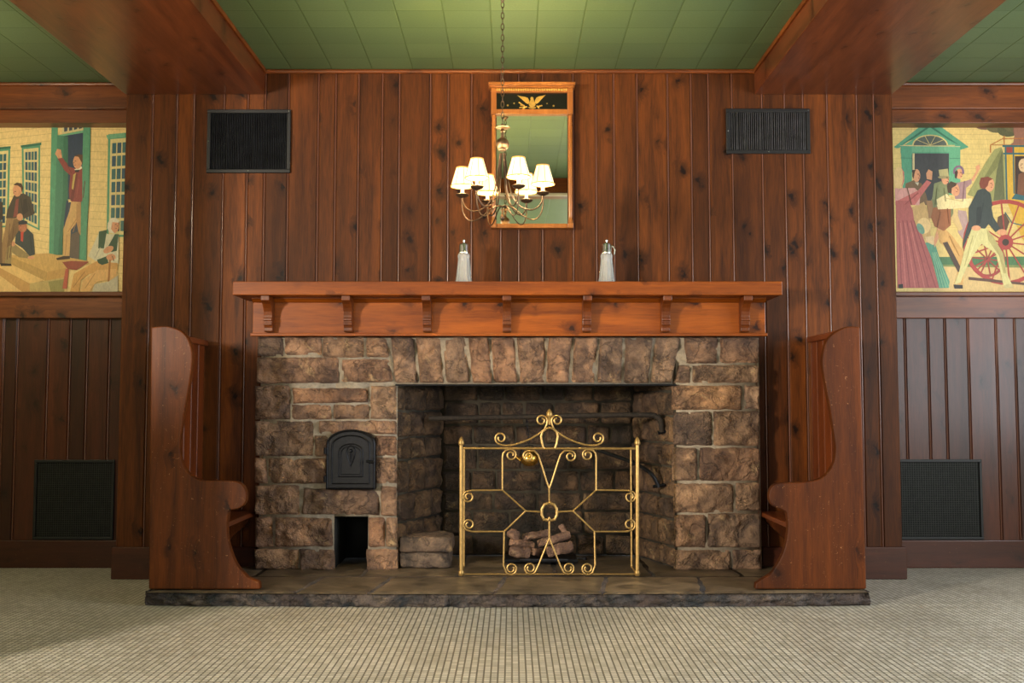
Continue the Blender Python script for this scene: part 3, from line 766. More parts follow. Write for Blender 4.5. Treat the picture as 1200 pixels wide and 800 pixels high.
# gilt eagle with spread wings and stars
e = MB(); eY = mY+.0115
Q = lambda x, y: (X(565+x*.1), Z(90+y*.1))
def gp(pts, th=.002): e.prism([Q(*p) for p in pts], eY-th, eY, 'Y')
gp([(412,210),(455,222),(500,228),(535,240),(552,270),(556,300),(540,312),(515,300),(490,278),(465,255),(440,235)])
gp([(748,203),(715,215),(670,222),(638,238),(622,268),(618,298),(634,312),(660,298),(685,270),(708,245),(730,222)])
gp([(556,296),(570,262),(566,246),(574,232),(590,230),(602,240),(606,262),(618,296),(628,320),(612,346),(588,356),(564,346),(548,320)], .003)
gp([(540,345),(565,352),(588,360),(612,352),(636,345),(625,362),(590,370),(552,362)])
for (a, b) in (((430,292),(505,345)), ((436,355),(530,348)), ((705,330),(640,345)), ((668,360),(640,330)), ((470,378),(520,340)), ((450,325),(500,330))):
    pa, pb = Q(*a), Q(*b); e.tube([(pa[0], eY-.001, pa[1]), ((pa[0]+pb[0])/2, eY-.001, (pa[1]+pb[1])/2+.002), (pb[0], eY-.001, pb[1])], .0024, 6)
    for t in (.1, .35, .6):
        x, z = pa[0]+(pb[0]-pa[0])*t, pa[1]+(pb[1]-pa[1])*t
        e.prism([(x-.006, z), (x, z+.005), (x+.006, z), (x, z-.005)], eY-.002, eY, 'Y')
for x, y, r in ((300,328,.0075),(375,304,.006),(763,306,.005),(840,334,.0078)):
    c = Q(x, y); MB().prism([(c[0]+(r if k % 2 == 0 else r*.45)*math.sin(PI*k/5), c[1]+(r if k % 2 == 0 else r*.45)*math.cos(PI*k/5)) for k in range(10)], eY-.002, eY, 'Y').build('gilt_star', M['gold'], mi)
em = e.build('eagle_emblem', M['gold'], mi); em['label'] = 'gilt eagle with spread wings'

# ------------------------------------------------------------------ chandelier
cY = 5.07; cX = ax(588.8, 229, cY); cZ = az(588, 229.5, cY); R = .203
ch = thing('chandelier', 'six arm bronze chandelier with lit fabric shades hanging before the mirror', 'chandelier', (cX, cY, cZ))
c0 = Vector((cX, cY, cZ))
MB().lathe([(.022, 0), (.022, -.006), (.012, -.014), (.008, -.02), (.006, -.03)], (cX, cY, CZ), 24).build('canopy', M['bronze'], ch, smooth=True)
b = MB(); zb = .262
b.lathe([(.004, zb-.034), (.018, zb-.033), (.019, zb-.027), (.024, zb-.024), (.031, zb-.013), (.034, zb), (.029, zb+.018), (.016, zb+.030), (.008, zb+.036), (.007, zb+.060), (.013, zb+.064), (.009, zb+.070), (.007, zb+.078), (.036, zb+.082), (.039, zb+.086), (.020, zb+.090), (.008, zb+.096), (.006, zb+.104)], c0, 24)
b.build('stem', M['bronze'], ch, smooth=True)
cn = MB(); z = zb+.100+cZ; k = 0
while z < CZ-.03:
    pts = []
    for t in range(12):
        an = 2*PI*t/12; u, v = .0075*math.cos(an), .018*math.sin(an)
        pts.append((cX+(u if k % 2 else 0), cY+(0 if k % 2 else u), z+.018+v))
    cn.tube(pts, .0022, 5, True); z += .0285; k += 1
cn.build('chain', M['bronze'], ch, smooth=True)
MB().lathe([(.001,-.125),(.009,-.119),(.012,-.108),(.008,-.098),(.004,-.09),(.004,-.06),(.003,-.05)], c0, 14).build('finial', M['bronze'], ch, smooth=True)
def cr(pts, n=6):
    pts = [Vector(p) for p in pts]; out = []
    for i in range(len(pts)-1):
        p0, p1, p2, p3 = pts[max(i-1,0)], pts[i], pts[i+1], pts[min(i+2, len(pts)-1)]
        for k in range(n):
            t = k/n; out.append(.5*((2*p1)+(p2-p0)*t+(2*p0-5*p1+4*p2-p3)*t*t+(3*p1-p0-3*p2+p3)*t**3))
    out.append(pts[-1]); return out
up = [(.012,.215),(.018,.16),(.027,.09),(.040,.03),(.062,-.025),(.100,-.062),(.145,-.074),(.182,-.058),(.200,-.028),(R,.0)]
lo_ = [(.004,-.055),(.028,-.052),(.060,-.066),(.100,-.100),(.142,-.122),(.178,-.114),(.200,-.075),(R+.002,-.03),(R,.0)]
for k in range(6):
    a = math.radians(7+60*k); dx, dy = math.cos(a), -math.sin(a)
    pp = lambda r, z: c0+Vector((dx*r, dy*r, z))
    arm = MB(); arm.tube(cr([pp(*p) for p in up]), .0038, 8); arm.tube(cr([pp(*p) for p in lo_]), .0030, 8)
    arm = arm.build('arm', M['bronze'], ch, smooth=True)
    q = pp(R, 0)
    MB().lathe([(.004,-.006),(.012,-.004),(.028,.004),(.034,.012),(.032,.013),(.012,.007),(.010,.012),(.010,.02)], q, 20).build('drip_pan', M['bronze'], arm, smooth=True)
    MB().lathe([(.0085,.012),(.0085,.075)], q, 14).build('candle_sleeve', M['ivory'], arm, smooth=True)
    MB().lathe([(.004,.073),(.011,.088),(.013,.100),(.009,.114),(.003,.124)], q, 12).build('bulb', M['bulb'], arm, smooth=True)
    s = MB(); s.lathe([(.0575,.052),(.0300,.148)], q, 28, caps=False); s.lathe([(.0290,.148),(.0562,.052)], q, 28, caps=False)
    sh = s.build('lamp_shade', M['shade'], arm, smooth=True)
    tr = MB()
    for r, z in ((.0578,.054),(.0305,.147)):
        tr.tube([q+Vector((r*math.cos(2*PI*t/28), r*math.sin(2*PI*t/28), z)) for t in range(28)], .0034, 5, True)
    for t in range(8):
        an = 2*PI*t/8+.2; tr.tube([q+Vector((.0578*math.cos(an), .0578*math.sin(an), .054)), q+Vector((.0305*math.cos(an), .0305*math.sin(an), .147))], .0014, 4)
    tr.build('shade_trim', M['shadetrim'], sh, smooth=True)
    for e, h, r in ((15, .135, .02), (2.4, .046, .026)):  # lower, weaker light is added for glow on the wall; no bulb there
        L = bpy.data.lights.new('candle bulb', 'POINT'); L.energy = e; L.color = (1, .68, .30); L.shadow_soft_size = r
        lo = bpy.data.objects.new('candle_light', L); C.objects.link(lo); lo.location = q+Vector((0,0,h))

# ------------------------------------------------------------------ fire screen
fY = 5.808
fs_ = thing('fire_screen', 'openwork brass fire screen with scrolls standing before the firebox', 'fire screen', (ax(643.5, 676, fY), fY, HT))
S = lambda x, y, dy=0: at(x, y, fY)+Vector((0, dy, 0))
def rod(name, pts, r=.0055, par=None, sm=True):
    return MB().tube(pts, r, 8).build(name, M['brass'], par or fs_, smooth=sm)
def spiral(cx, cy, r, a0, turns, n=22):
    """px points of a scroll that starts on its rim at angle a0 (deg, y down) and winds inward"""
    out = []
    for i in range(n+1):
        t = i/n; a = math.radians(a0+360*turns*t); rr = r*(1-.62*t)
        out.append((cx+rr*math.cos(a), cy+rr*math.sin(a)))
    return out
def bar(px, r=.0052): rod('scroll_bar', [S(*p) for p in px], r)
zf = HT+.004
for x, s in ((540.5, -1), (746.8, 1)):
    p0, p1 = S(x, 676), S(x, 521)
    po = rod('post', [(p0.x, fY, zf), (p1.x, fY, p1.z)], .0105)
    MB().lathe([(.010, 0), (.016, .004), (.018, .012), (.015, .024), (.008, .040), (.001, .048)], (p1.x, fY, p1.z-.002), 12).build('finial', M['brass'], po, smooth=True)
    MB().lathe([(.012, .0), (.017, .010), (.017, .024), (.011, .034)], (p0.x, fY, HT+.002), 12).build('foot', M['brass'], po, smooth=True)
    xr = p0.x-s*.004; yb = fY+.235
    zt_ = S(x, 525).z
    wg = MB(); wg.tube([(xr, fY, zt_), (xr, yb, zt_-.006)], .005); wg.tube([(xr, yb, zt_-.006), (xr, yb, zf+.008)], .006); wg.tube([(xr, yb, zf+.012), (xr, fY, zf+.010)], .005)
    wg.build('side_wing', M['brass'], fs_, smooth=True)
rod('top_bar', [S(540.5, 525), S(746.8, 525.5)], .0062); b0, b1 = S(540.5, 674), S(746.8, 674)
rod('bottom_bar', [(b0.x, fY, zf+.008), (b1.x, fY, zf+.008)], .0035)
mirx = lambda pts, c=643.7: [(2*c-x, y) for x, y in pts]
def both(pts, r=.0052, c=643.7): bar(pts, r); bar(mirx(pts, c), r)
# crest
crest = spiral(634.6, 492.5, 6.6, 0, -1.25)[::-1]+[(640.8,497),(638,503),(631,508.5),(621.8,514),(612,518),(602.5,520.8),(593,522),(587,521)]+spiral(586.8, 513.2, 7.2, 100, 1.3)
both([(p[0], p[1]) for p in crest], .0055)
bar([(637,525),(635.2,519),(634,511),(636,505.5),(640,502),(644,501),(648,502),(652,505.5),(653.6,511),(652.4,519),(650.5,525)], .007)
t0 = S(643.8, 487)
MB().lathe([(.006,-.05),(.008,-.03),(.010,-.012),(.017,-.004),(.019,.006),(.016,.02),(.008,.034),(.001,.040)], (t0.x, fY, t0.z), 12).build('crest_finial', M['brass'], fs_, smooth=True)
# body scrolls: outer upright with hook, V, side arms, lower V
both([(588.8,574),(588.8,536),(589.6,531),(592.5,527.6),(597,526.4)]+spiral(598.8, 533, 6.6, -90, 1.3))
both([(643.7,588.5),(643.7,572),(641,565),(633.5,541),(630.5,532.5),(626,528)]+spiral(619, 534.5, 6.8, -60, -1.35)[1:])
both([(634,599.5),(616,598.5),(588.8,574),(553,574.4),(548,575.6)]+spiral(548.0, 582.6, 6.8, -110, -1.4)[1:] if 0 else [(634,599.5),(616,598.5),(588.8,574),(553,574.4)]+spiral(549.0, 582.0, 7.2, -70, -1.5)[1:])
both([(616,598.5),(590.8,622.6),(553,622.6)]+spiral(549.5, 614.5, 7.2, 70, 1.5)[1:])
both([(590.8,622.6),(590,662)]+spiral(599, 666, 7.6, 170, -1.6)[1:])
both([(643.8,610),(643.8,630),(631,662)]+spiral(621.2, 665.6, 7.6, 10, 1.6)[1:])
bar([(642,609.5),(637.5,608.5),(634.8,603),(635,596),(638,591),(643.7,589),(649.4,591),(652.4,596),(652.6,603),(650,608.5),(645.4,609.5),(643.7,606.5),(642,609.5)], .0085)

# ------------------------------------------------------------------ fireplace crane, kettle, logs
kY = 6.16
cr_ = thing('fire_crane', 'black iron crane bar spanning the top of the firebox', 'fire crane', (ax(775, 500, kY), kY, az(775, 505, kY)))
w = MB(); w.tube(cr([at(503,490,kY+.16), at(600,488.5,kY+.08), at(700,486.5,kY), at(758,486,kY), at(769,488,kY), at(774.5,494,kY), at(775.5,506,kY)], 8), .0165, 10); w.build('arm', M['rusty'], cr_, smooth=True)
w = MB(); w.tube(cr([at(700,527,kY+.10), at(732,538,kY+.05), at(752,547,kY+.02), at(764,556,kY), at(770,566,kY), at(771.5,571,kY)], 6), .0115, 8); w.tube([at(765,570,kY), at(779,568,kY)], .010, 8)
w.build('brace_hook', M['iron'], cr_, smooth=True)
w = MB(); p0, p1 = at(775.5,507,kY), at(771.5,571,kY); w.tube([at(771,507,kY), at(782,505,kY)], .012, 8); w.build('socket', M['iron'], cr_, smooth=True)
lY = kY+.06
hk = thing('hanging_kettle', 'small brass kettle hanging on a black hook from the crane bar', 'kettle', at(621, 546, lY))
w = MB(); n = 7
for i in range(n):
    t = i/(n-1); p = at(617+3*t, 491+31*t, lY); pts = [p+Vector(((.006*math.cos(2*PI*k/10)) if i % 2 else 0, 0 if i % 2 else .006*math.cos(2*PI*k/10), .017*math.sin(2*PI*k/10))) for k in range(10)]
    w.tube(pts, .0028, 5, True)
w.build('hook_chain', M['iron'], hk, smooth=True)
kc = at(620.5, 546.5, lY)
w = MB(); w.lathe([(.001,0),(.028,.004),(.05,.022),(.058,.045),(.054,.066),(.038,.084),(.024,.092),(.026,.098),(.012,.106),(.006,.112),(.008,.118),(.001,.124)], kc, 28); w.build('body', M['polbrass'], hk, smooth=True)
w = MB(); w.tube([kc+Vector((-.05,0,.04)), kc+Vector((-.075,0,.055)), kc+Vector((-.085,0,.075))], [.012,.008,.006], 8); w.build('spout', M['polbrass'], hk, smooth=True)
w = MB(); w.tube([kc+Vector((.045*math.cos(a), 0, .075+.055*math.sin(a))) for a in [PI*k/12 for k in range(13)]], .003, 6); w.build('bail_handle', M['iron'], hk, smooth=True)
# grate with ceramic logs
gY = 6.34
gt = thing('log_grate', 'black steel burner tray holding the logs in the firebox', 'grate', (ax(633, 665, gY), gY, HT))
gx0, gx1 = ax(590, 660, gY), ax(676, 660, gY); gz = az(633, 651, gY)
gz = max(gz-.008, HT+.03)
w = MB(); w.box(gx0, gx1, gY-.10, gY+.12, HT+.008, gz, 0, .006); w.build('tray', M['iron'], gt)
w = MB(); w.box(gx0+.10, gx1-.06, gY-.106, gY-.101, HT+.024, HT+.032, 0); w.build('slot_plate', M['louvre'], gt)
for xx in (gx0+.03, gx1-.03): 
    for yy in (gY-.08, gY+.09): MB().lathe([(.008,0),(.008,.012)], (xx, yy, HT), 8).build('foot', M['iron'], gt)
w = MB(); w.tube([(gx1-.004, gY-.06, HT+.03), (gx1+.035, gY-.07, HT+.03)], .006, 8); w.lathe([(.003,-.012),(.014,-.008),(.014,.008),(.003,.012)], (gx1+.042, gY-.07, HT+.03), 12); w.build('gas_valve', M['iron'], gt, smooth=True)
def log(p0, p1, r, label, sd):
    p0, p1 = Vector(p0), Vector(p1); n = 16; mb = MB(); ax_ = (p1-p0); t = ax_.normalized()
    a = t.orthogonal().normalized(); b = t.cross(a); vs = []; fs = []; seg = 18; o = (p0+p1)/2
    for i in range(n+1):
        u = i/n; c = p0+ax_*u
        for k in range(seg):
            an = 2*PI*k/seg; d_ = a*math.cos(an)+b*math.sin(an)
            rr = r*(1+.30*noise.fractal(c*18+d_*.8+Vector((sd,sd,0)), 1, 2, 3))*(1 if 0 < i < n else .82)
            vs.append(c+d_*rr)
    for i in range(n):
        for k in range(seg): fs.append((i*seg+k, i*seg+(k+1) % seg, (i+1)*seg+(k+1) % seg, (i+1)*seg+k))
    fs.append(tuple(range(seg-1,-1,-1))); fs.append(tuple(n*seg+k for k in range(seg)))
    mb.add(vs, fs); ob = mb.build('ceramic_log', M['log'], smooth=True, origin=o)
    tag(ob, label, 'log', 'pale logs on the burner tray')
g_ = lambda x, y, dy=0: at(x, y, gY+dy)
log(g_(597,645,-.06), g_(621,648,-.05), .030, 'short pale log lying lowest at the left end of the tray', 1)
log(g_(597,635,-.02), g_(626,639,-.01), .024, 'pale log resting on the lowest left log', 2)
log(g_(598,624,.02), g_(606,628,-.03), .028, 'rounded log end perched highest on the left of the pile', 3)
log(g_(612,630,.05), g_(645,624,.06), .024, 'dark barked log across the back of the pile', 4)
log(g_(630,637,.0), g_(668,626,.02), .026, 'long log sloping up to the right across the pile', 5)
log(g_(624,646,-.05), g_(634,647,.02), .024, 'small dark log lying between the two lowest logs', 6)
log(g_(641,646,-.06), g_(671,640,-.04), .034, 'thick pale log lying at the right end of the tray', 7)
log(g_(657,615,.085), g_(665,630,.06), .018, 'thin upright log at the top right of the pile', 8)

# ------------------------------------------------------------------ murals
class Mural:
    def __init__(s, Y, cl): s.Y = Y; s.cl = cl; s.v = []; s.f = []; s.c = []; s.k = 0
    def poly(s, col, pts):
        for a, lim, sg in ((0, s.cl[0], 1), (0, s.cl[1], -1), (1, s.cl[2], 1), (1, s.cl[3], -1)):
            out = []
            for i in range(len(pts)):
                p, q = pts[i-1], pts[i]; ip, iq = (p[a]-lim)*sg >= 0, (q[a]-lim)*sg >= 0
                if ip != iq:
                    t = (lim-p[a])/(q[a]-p[a]); out.append((p[0]+(q[0]-p[0])*t, p[1]+(q[1]-p[1])*t))
                if iq: out.append(q)
            pts = out
            if len(pts) < 3: return
        o = len(s.v); y = s.Y-.00002*s.k; s.k += 1
        for x, yy in pts:
            p = at(x, yy, s.Y); s.v.append((p.x, y, p.z))
        s.f.append(tuple(range(o, o+len(pts)))); s.c.append(col)
    def line(s, col, a, b, w=.6):
        dx, dy = b[0]-a[0], b[1]-a[1]; l = math.hypot(dx, dy) or 1; nx, ny = -dy/l*w/2, dx/l*w/2
        s.poly(col, [(a[0]+nx, a[1]+ny), (b[0]+nx, b[1]+ny), (b[0]-nx, b[1]-ny), (a[0]-nx, a[1]-ny)])
    def ell(s, col, c, rx, ry, n=16, rot=0):
        ca, sa = math.cos(rot), math.sin(rot)
        s.poly(col, [(c[0]+rx*math.cos(2*PI*k/n)*ca-ry*math.sin(2*PI*k/n)*sa, c[1]+rx*math.cos(2*PI*k/n)*sa+ry*math.sin(2*PI*k/n)*ca) for k in range(n)])
    def ring(s, col, c, rx, ry, w, n=28, a0=0, a1=2*PI):
        for k in range(n):
            t0, t1 = a0+(a1-a0)*k/n, a0+(a1-a0)*(k+1)/n
            s.k -= 0 if k == 0 else 1
            s.poly(col, [(c[0]+rx*math.cos(t0), c[1]+ry*math.sin(t0)), (c[0]+rx*math.cos(t1), c[1]+ry*math.sin(t1)), (c[0]+(rx-w)*math.cos(t1), c[1]+(ry-w)*math.sin(t1)), (c[0]+(rx-w)*math.cos(t0), c[1]+(ry-w)*math.sin(t0))])
    def build(s, label, x0, x1, z0, z1):
        mb = MB(); mb.v = s.v; mb.f = s.f; mb.m = [0]*len(s.f)
        me = bpy.data.meshes.new('mural'); me.from_pydata(s.v, [], s.f); me.materials.append(M['mural'])
        at = me.color_attributes.new('paint', 'FLOAT_COLOR', 'CORNER'); i = 0
        for pi, p in enumerate(me.polygons):
            c = s2l(s.c[pi])
            for li in p.loop_indices: at.data[li].color = (*c, 1)
        bm = bmesh.new(); bm.from_mesh(me)
        for f in bm.faces:
            if f.normal.y > 0: f.normal_flip()
        bm.to_mesh(me); bm.free()
        # stretched canvas behind the paint
        n0 = len(me.vertices)
        o = bpy.data.objects.new('mural', me); C.objects.link(o)
        tag(o, label, 'mural')
        cb = MB().box(x0, x1, s.Y+.001, RY+.018, z0, z1); c = cb.build('canvas_board', M['cream'], o)
        return o
GR, GD, GL = (84,150,118), (52,108,86), (112,172,136)
CRM, CRS, NAV, SKIN, SKS = (232,202,138), (176,146,92), (38,56,84), (214,152,112), (180,112,80)
mY_ = RY-.02
zA, zB = az(60, 341.5, mY_), az(60, 143, mY_)
# --- left mural
m1 = Mural(mY_, (-175, 167, 141.5, 341.8))
A = lambda *p: [(x*.125, 135+y*.125) for x, y in p]
B = lambda *p: [(x*.15, 225+y*.15) for x, y in p]
m1.poly(CRM, [(-175,140),(152,140),(152,345),(-175,345)])
for k in range(34):
    L = -60+k*58; Rr = 560+(L-560)*1.18
    m1.line(CRS, *A((-1400, 560+(L-560)*.55), (490, Rr)), .35)
    m1.line(CRS, *A((845, 60+k*70), (1170, 64+k*71)), .35)
def sash(fn, q, rows, cols, fr=GR):
    """green-cased window: q = TL,TR,BR,BL in crop units"""
    def bl(u, v):
        return tuple(q[0][i]*(1-u)*(1-v)+q[1][i]*u*(1-v)+q[2][i]*u*v+q[3][i]*(1-u)*v for i in (0, 1))
    m1.poly(fr, fn(*q)); i = .10
    m1.poly((216,200,140), fn(bl(i,.05), bl(1-i*.9,.05), bl(1-i*.9,.98), bl(i,.98)))
    for r in range(rows):
        for c in range(cols):
            u0, u1 = .17+.68*(c+.08)/cols, .17+.68*(c+.86)/cols; v0, v1 = .08+.88*(r+.08)/rows, .08+.88*(r+.88)/rows
            m1.poly(((40,92,104),(46,78,100),(58,104,104))[(r+c) % 3], fn(bl(u0,v0), bl(u1,v0), bl(u1,v1), bl(u0,v1)))
sash(A, [(-110,310),(98,292),(80,1050),(-110,1050)], 8, 4)
m1.poly(GD, A((-120,312),(102,290),(102,312),(-120,332)))
sash(A, [(205,285),(378,262),(372,1080),(215,1000)], 7, 4)
m1.poly(GD, A((195,284),(388,256),(388,280),(200,306)))
sash(A, [(1015,180),(1230,160),(1200,1140),(1000,1140)], 7, 3)
m1.poly(GL, A((998,188),(1170,164),(1170,205),(1010,225)))
for k in range(-5, 0): sash(A, [(k*330-60,400),(k*330+130,385),(k*330+130,1000),(k*330-60,1000)], 6, 3)
# doorway
m1.poly(GR, A((487,60),(852,60),(852,80),(487,80)))
m1.poly(NAV, A((600,180),(785,160),(785,790),(640,790))+B((625,520),(500,500))[::1])
m1.poly((60,70,86), B((540,80),(632,80),(625,530),(500,500)))
m1.poly((98,84,76), B((560,330),(628,300),(625,530),(540,500)))
m1.poly((216,200,150), A((590,80),(782,80),(778,140),(585,175)))
for k in range(4): m1.poly((60,72,86), A((603+47*k,84),(636+46*k,84),(634+46*k,150-9*k),(604+46*k,158-9*k)))
m1.poly(GL, A((545,188),(785,142),(785,165),(545,205)))
m1.poly(GR, A((487,76),(545,76),(545,800))+B((490,300),(490,492),(385,490),(392,150))[0:4])
m1.poly(GD, A((540,190),(640,200),(640,800),(625,800))+B((495,300),(490,490),(455,492)))
m1.poly((70,128,104), A((540,190),(600,200),(592,800))+B((470,300),(455,492),(420,492)))
m1.poly(GR, A((785,78),(855,78),(838,800))+B((680,300),(675,535),(620,535),(636,100)))
m1.line(GD, *B((636,60),(621,535)), .9); m1.line(GD, A((850,80),)[0], B((678,535),)[0], .5)
# porch boards and steps
m1.poly((206,164,96), B((-1200,480),(0,500),(380,478),(690,540),(700,560),(520,600),(365,625),(100,510),(-1200,505)))
m1.poly((186,148,84), B((90,505),(370,625),(365,700),(80,560),(-1200,560),(-1200,505)))
m1.poly((196,152,86), B((370,625),(520,592),(510,665),(365,698)))
m1.poly((224,184,116), B((-1200,560),(80,560),(350,690),(235,715),(0,590),(-1200,590)))
m1.poly((196,150,88), B((-1200,590),(0,590),(235,715),(235,790),(190,790),(0,650),(-1200,650)))
m1.poly((222,184,120), B((-1200,650),(0,650),(190,790),(-1200,790)))
m1.poly((190,164,104), B((235,715),(370,690),(510,665),(505,790),(235,790)))
m1.poly((150,140,84), B((380,700),(505,680),(500,790),(400,790)))
# standing man with dark coat at the left
m1.poly((150,116,76), B((55,200),(165,205),(150,300),(80,410),(60,560),(0,560),(15,420),(40,300)))
m1.poly((122,92,60), B((110,215),(165,205),(150,300),(90,400),(70,540),(45,540),(60,400)))
m1.poly((66,54,44), B((110,30),(185,10),(240,40),(275,170),(190,210),(175,185),(120,205),(50,205),(60,140)))
m1.poly((48,38,32), B((185,60),(210,50),(225,150),(180,185)))
m1.poly((130,66,58), B((128,60),(150,50),(140,190),(105,200)))
m1.ell(SKIN, A((165,705),)[0], 5.2, 7.5); m1.poly((74,52,36), A((128,655),(160,632),(205,640),(222,680),(210,730),(200,680),(170,660)))
m1.ell(SKIN, B((158,195),)[0], 3.6, 4.2)
m1.poly((62,48,40), B((-60,60),(25,80),(25,215),(-60,240))); m1.poly((110,84,60), B((-60,240),(20,230),(20,560),(-60,560)))
m1.poly((48,38,34), B((0,555),(90,560),(95,578),(10,578)))
# seated boy
m1.poly((150,128,84), B((60,430),(110,400),(200,470),(250,490),(240,520),(150,510),(95,470),(90,560),(40,555)))
m1.poly((56,62,62), B((150,300),(215,285),(262,330),(275,490),(235,500),(180,440),(120,400),(125,340)))
m1.ell(SKS, B((180,275),)[0], 5, 6.2); m1.poly((40,40,48), B((145,235),(175,218),(215,228),(218,250),(150,258)))
m1.poly((196,70,52), B((165,315),(188,308),(182,390),(165,380))); m1.ell(SKIN, B((245,512),)[0], 4, 1.9); m1.ell(SKIN, B((105,405),)[0], 2.6, 3)
# man in the doorway
m1.poly((208,166,108), B((560,70),(636,75),(632,230),(600,240),(555,300),(550,420),(545,500),(498,500),(497,300),(520,220),(545,150)))
m1.poly((182,138,88), B((600,90),(636,80),(632,340),(615,310),(598,220)))
m1.poly((64,44,34), B((440,518),(500,500),(545,502),(550,522),(450,532)))
m1.poly((140,62,58), A((545,410),(590,400),(650,485),(710,500),(775,490),(775,800))+B((635,80),(560,75),(545,40),(550,0))+A((655,800),(650,700),(662,565),(610,520)))
m1.poly((112,44,44), A((700,560),(735,545),(690,800),(662,800)))
m1.poly((200,172,96), A((690,560),(715,540),(690,700),(675,690)))
m1.poly((232,222,200), A((700,510),(770,480),(772,500),(720,530))); m1.poly((34,32,36), A((706,515),(750,512),(740,535),(708,535)))
m1.ell(SKIN, A((730,440),)[0], 5.2, 8.2); m1.poly((92,60,40), A((700,385),(740,368),(778,372),(778,460),(755,420),(740,392)))
m1.poly(SKIN, A((520,365),(540,315),(575,325),(582,375),(585,400),(548,408),(535,385)))
# old man with stick at the right
m1.poly((150,70,52), B((490,548),(560,538),(700,545),(600,610),(530,600))); m1.poly((186,92,70), B((515,600),(540,600),(525,755),(490,755)))
m1.poly((214,206,178), B((780,300),(850,330),(930,330),(930,560),(760,545),(690,500),(720,440),(770,330)))
m1.poly((52,84,56), B((775,310),(840,295),(830,350),(815,440),(770,440))); m1.poly((48,78,54), B((930,330),(900,330),(850,420),(870,470),(915,460)))
m1.poly((212,160,92), B((760,540),(920,555),(920,610),(700,640),(630,690),(620,780),(550,780),(580,640),(690,575)))
m1.poly((224,176,112), B((760,610),(915,600),(905,680),(760,700),(700,780),(630,780),(650,690)))
m1.poly((46,76,52), B((760,530),(840,500),(850,555),(800,570),(770,555)))
m1.ell(SKIN, B((890,265),)[0], 6.6, 8.6); m1.poly((222,212,190), B((845,245),(865,205),(905,200),(935,225),(930,240),(880,235),(870,290),(900,325),(860,318),(842,285)))
m1.ell(SKIN, B((850,450),)[0], 6.5, 3.6, rot=-.5); m1.ell(SKIN, B((870,510),)[0], 5.5, 4); m1.line((168,112,56), *B((862,530),(845,790)), 2.2)
m1.poly((196,186,160), B((740,720),(850,700),(925,650),(925,790),(720,790)))
for (x, y, d) in ((20.3,226.0,-1),(91.0,190.4,-1),(133.9,264.6,1),(26.8,266.3,-1)):
    m1.line((96,58,44), (x+d*1.2,y-1.4), (x+d*3.2,y-1.6), .8); m1.line((150,88,66), (x+d*3.6,y-.6), (x+d*3.9,y+1.2), .8); m1.line((140,70,58), (x+d*1.8,y+3.2), (x+d*3.4,y+3.0), .7)
for a, b, c_, w in (((12,262),(9,304),(112,84,54),1),((17,262),(12,302),(96,70,44),.8),((25,233),(28,254),(44,36,30),.9),((34,238),(37,252),(50,40,32),.9),((91,255),(80,272),(176,130,82),.8),((79,275),(77,299),(176,130,82),.8),((86,272),(90,260),(160,116,72),.8),
    ((100,212),(98,232),(104,40,42),.8),((93,210),(90,232),(170,84,78),.7),((78,190),(84,203),(112,48,46),.7),((100,318),(86,337),(176,124,68),.9),((112,320),(100,338),(188,140,84),.9),((118,290),(112,302),(176,168,144),.9),((132,300),(134,306),(36,60,42),.8),((36,275),(38,296),(36,42,44),.8)):
    m1.line(c_, a, b, w)
m1.build('mural of men idling around a green doorway on a yellow clapboard house porch', ax(-175, 300, mY_), PL-.001, zA, zB)
# --- right mural
m2 = Mural(mY_, (1024, 1390, 141.5, 341.8))
A = lambda *p: [(1040+x*.1333, 135+y*.1333) for x, y in p]
B = lambda *p: [(1040+x*.13746, 235+y*.13746) for x, y in p]
m2.poly((214,188,118), [(1030,140),(1390,140),(1390,345),(1030,345)])
for k in range(22): m2.line((178,150,92), *A((0, 80+k*43), (1100, 84+k*43)), .3)
m2.poly((120,132,78), B((300,480),(2500,480),(2500,760),(300,760))); m2.poly((206,176,120), B((300,560),(2500,590),(2500,770),(300,770)))
m2.poly((72,112,74), B((410,480),(2500,470),(2500,560),(410,545)))
# foliage
for (x, y, rx, ry) in ((760,85,9,3),(860,95,12,4.5),(960,110,12,6),(1060,130,13,8),(1140,90,16,9),(1250,130,20,14),(1400,120,24,18),(1600,110,30,20),(1900,120,40,20)):
    m2.ell(((98,92,60),(84,84,54),(112,84,66))[int(x) % 3], A((x, y),)[0], rx, ry)
m2.poly((142,98,80), A((1110,100),(1260,80),(1260,280),(1060,270),(1105,240),(1115,180)))
# gable, fanlight, porch
m2.poly(GR, A((55,280),(320,72),(430,72),(715,280),(640,305),(375,85),(100,290),(75,290)))
m2.poly(GD, A((115,262),(372,85),(632,262),(372,140)))
m2.poly((92,158,122), A((150,262),(372,105),(600,262)))
c = A((375,265),)[0]
m2.poly((206,186,120), [(c[0]+21*math.cos(PI+PI*k/14), c[1]+12.6*math.sin(PI+PI*k/14)) for k in range(15)])
m2.poly((84,92,84), [(c[0]+19.4*math.cos(PI+PI*k/14), c[1]+11.2*math.sin(PI+PI*k/14)) for k in range(15)])
for k in range(1, 5): m2.line((206,186,120), c, (c[0]+19.6*math.cos(PI+PI*k/5), c[1]+11.4*math.sin(PI+PI*k/5)), .6)
m2.poly(GR, A((115,268),(640,268),(640,335),(540,335),(215,335),(115,335)))
m2.poly((104,164,128), A((215,275),(540,275),(540,325),(215,325)))
m2.poly(GR, A((115,268),(215,268),(215,760),(140,760))); m2.poly((100,166,128), A((540,268),(640,268),(640,700),(540,700)))
m2.line(GD, *A((115,375),(215,378)), .5); m2.line(GD, *A((545,380),(640,380)), .5); m2.line((206,186,140), *A((110,268),(640,276)), .6)
m2.poly((62,62,64), A((215,335),(540,335),(540,790),(360,790),(215,500))); m2.poly((206,188,140), A((220,335),(238,335),(238,480),(220,480)))
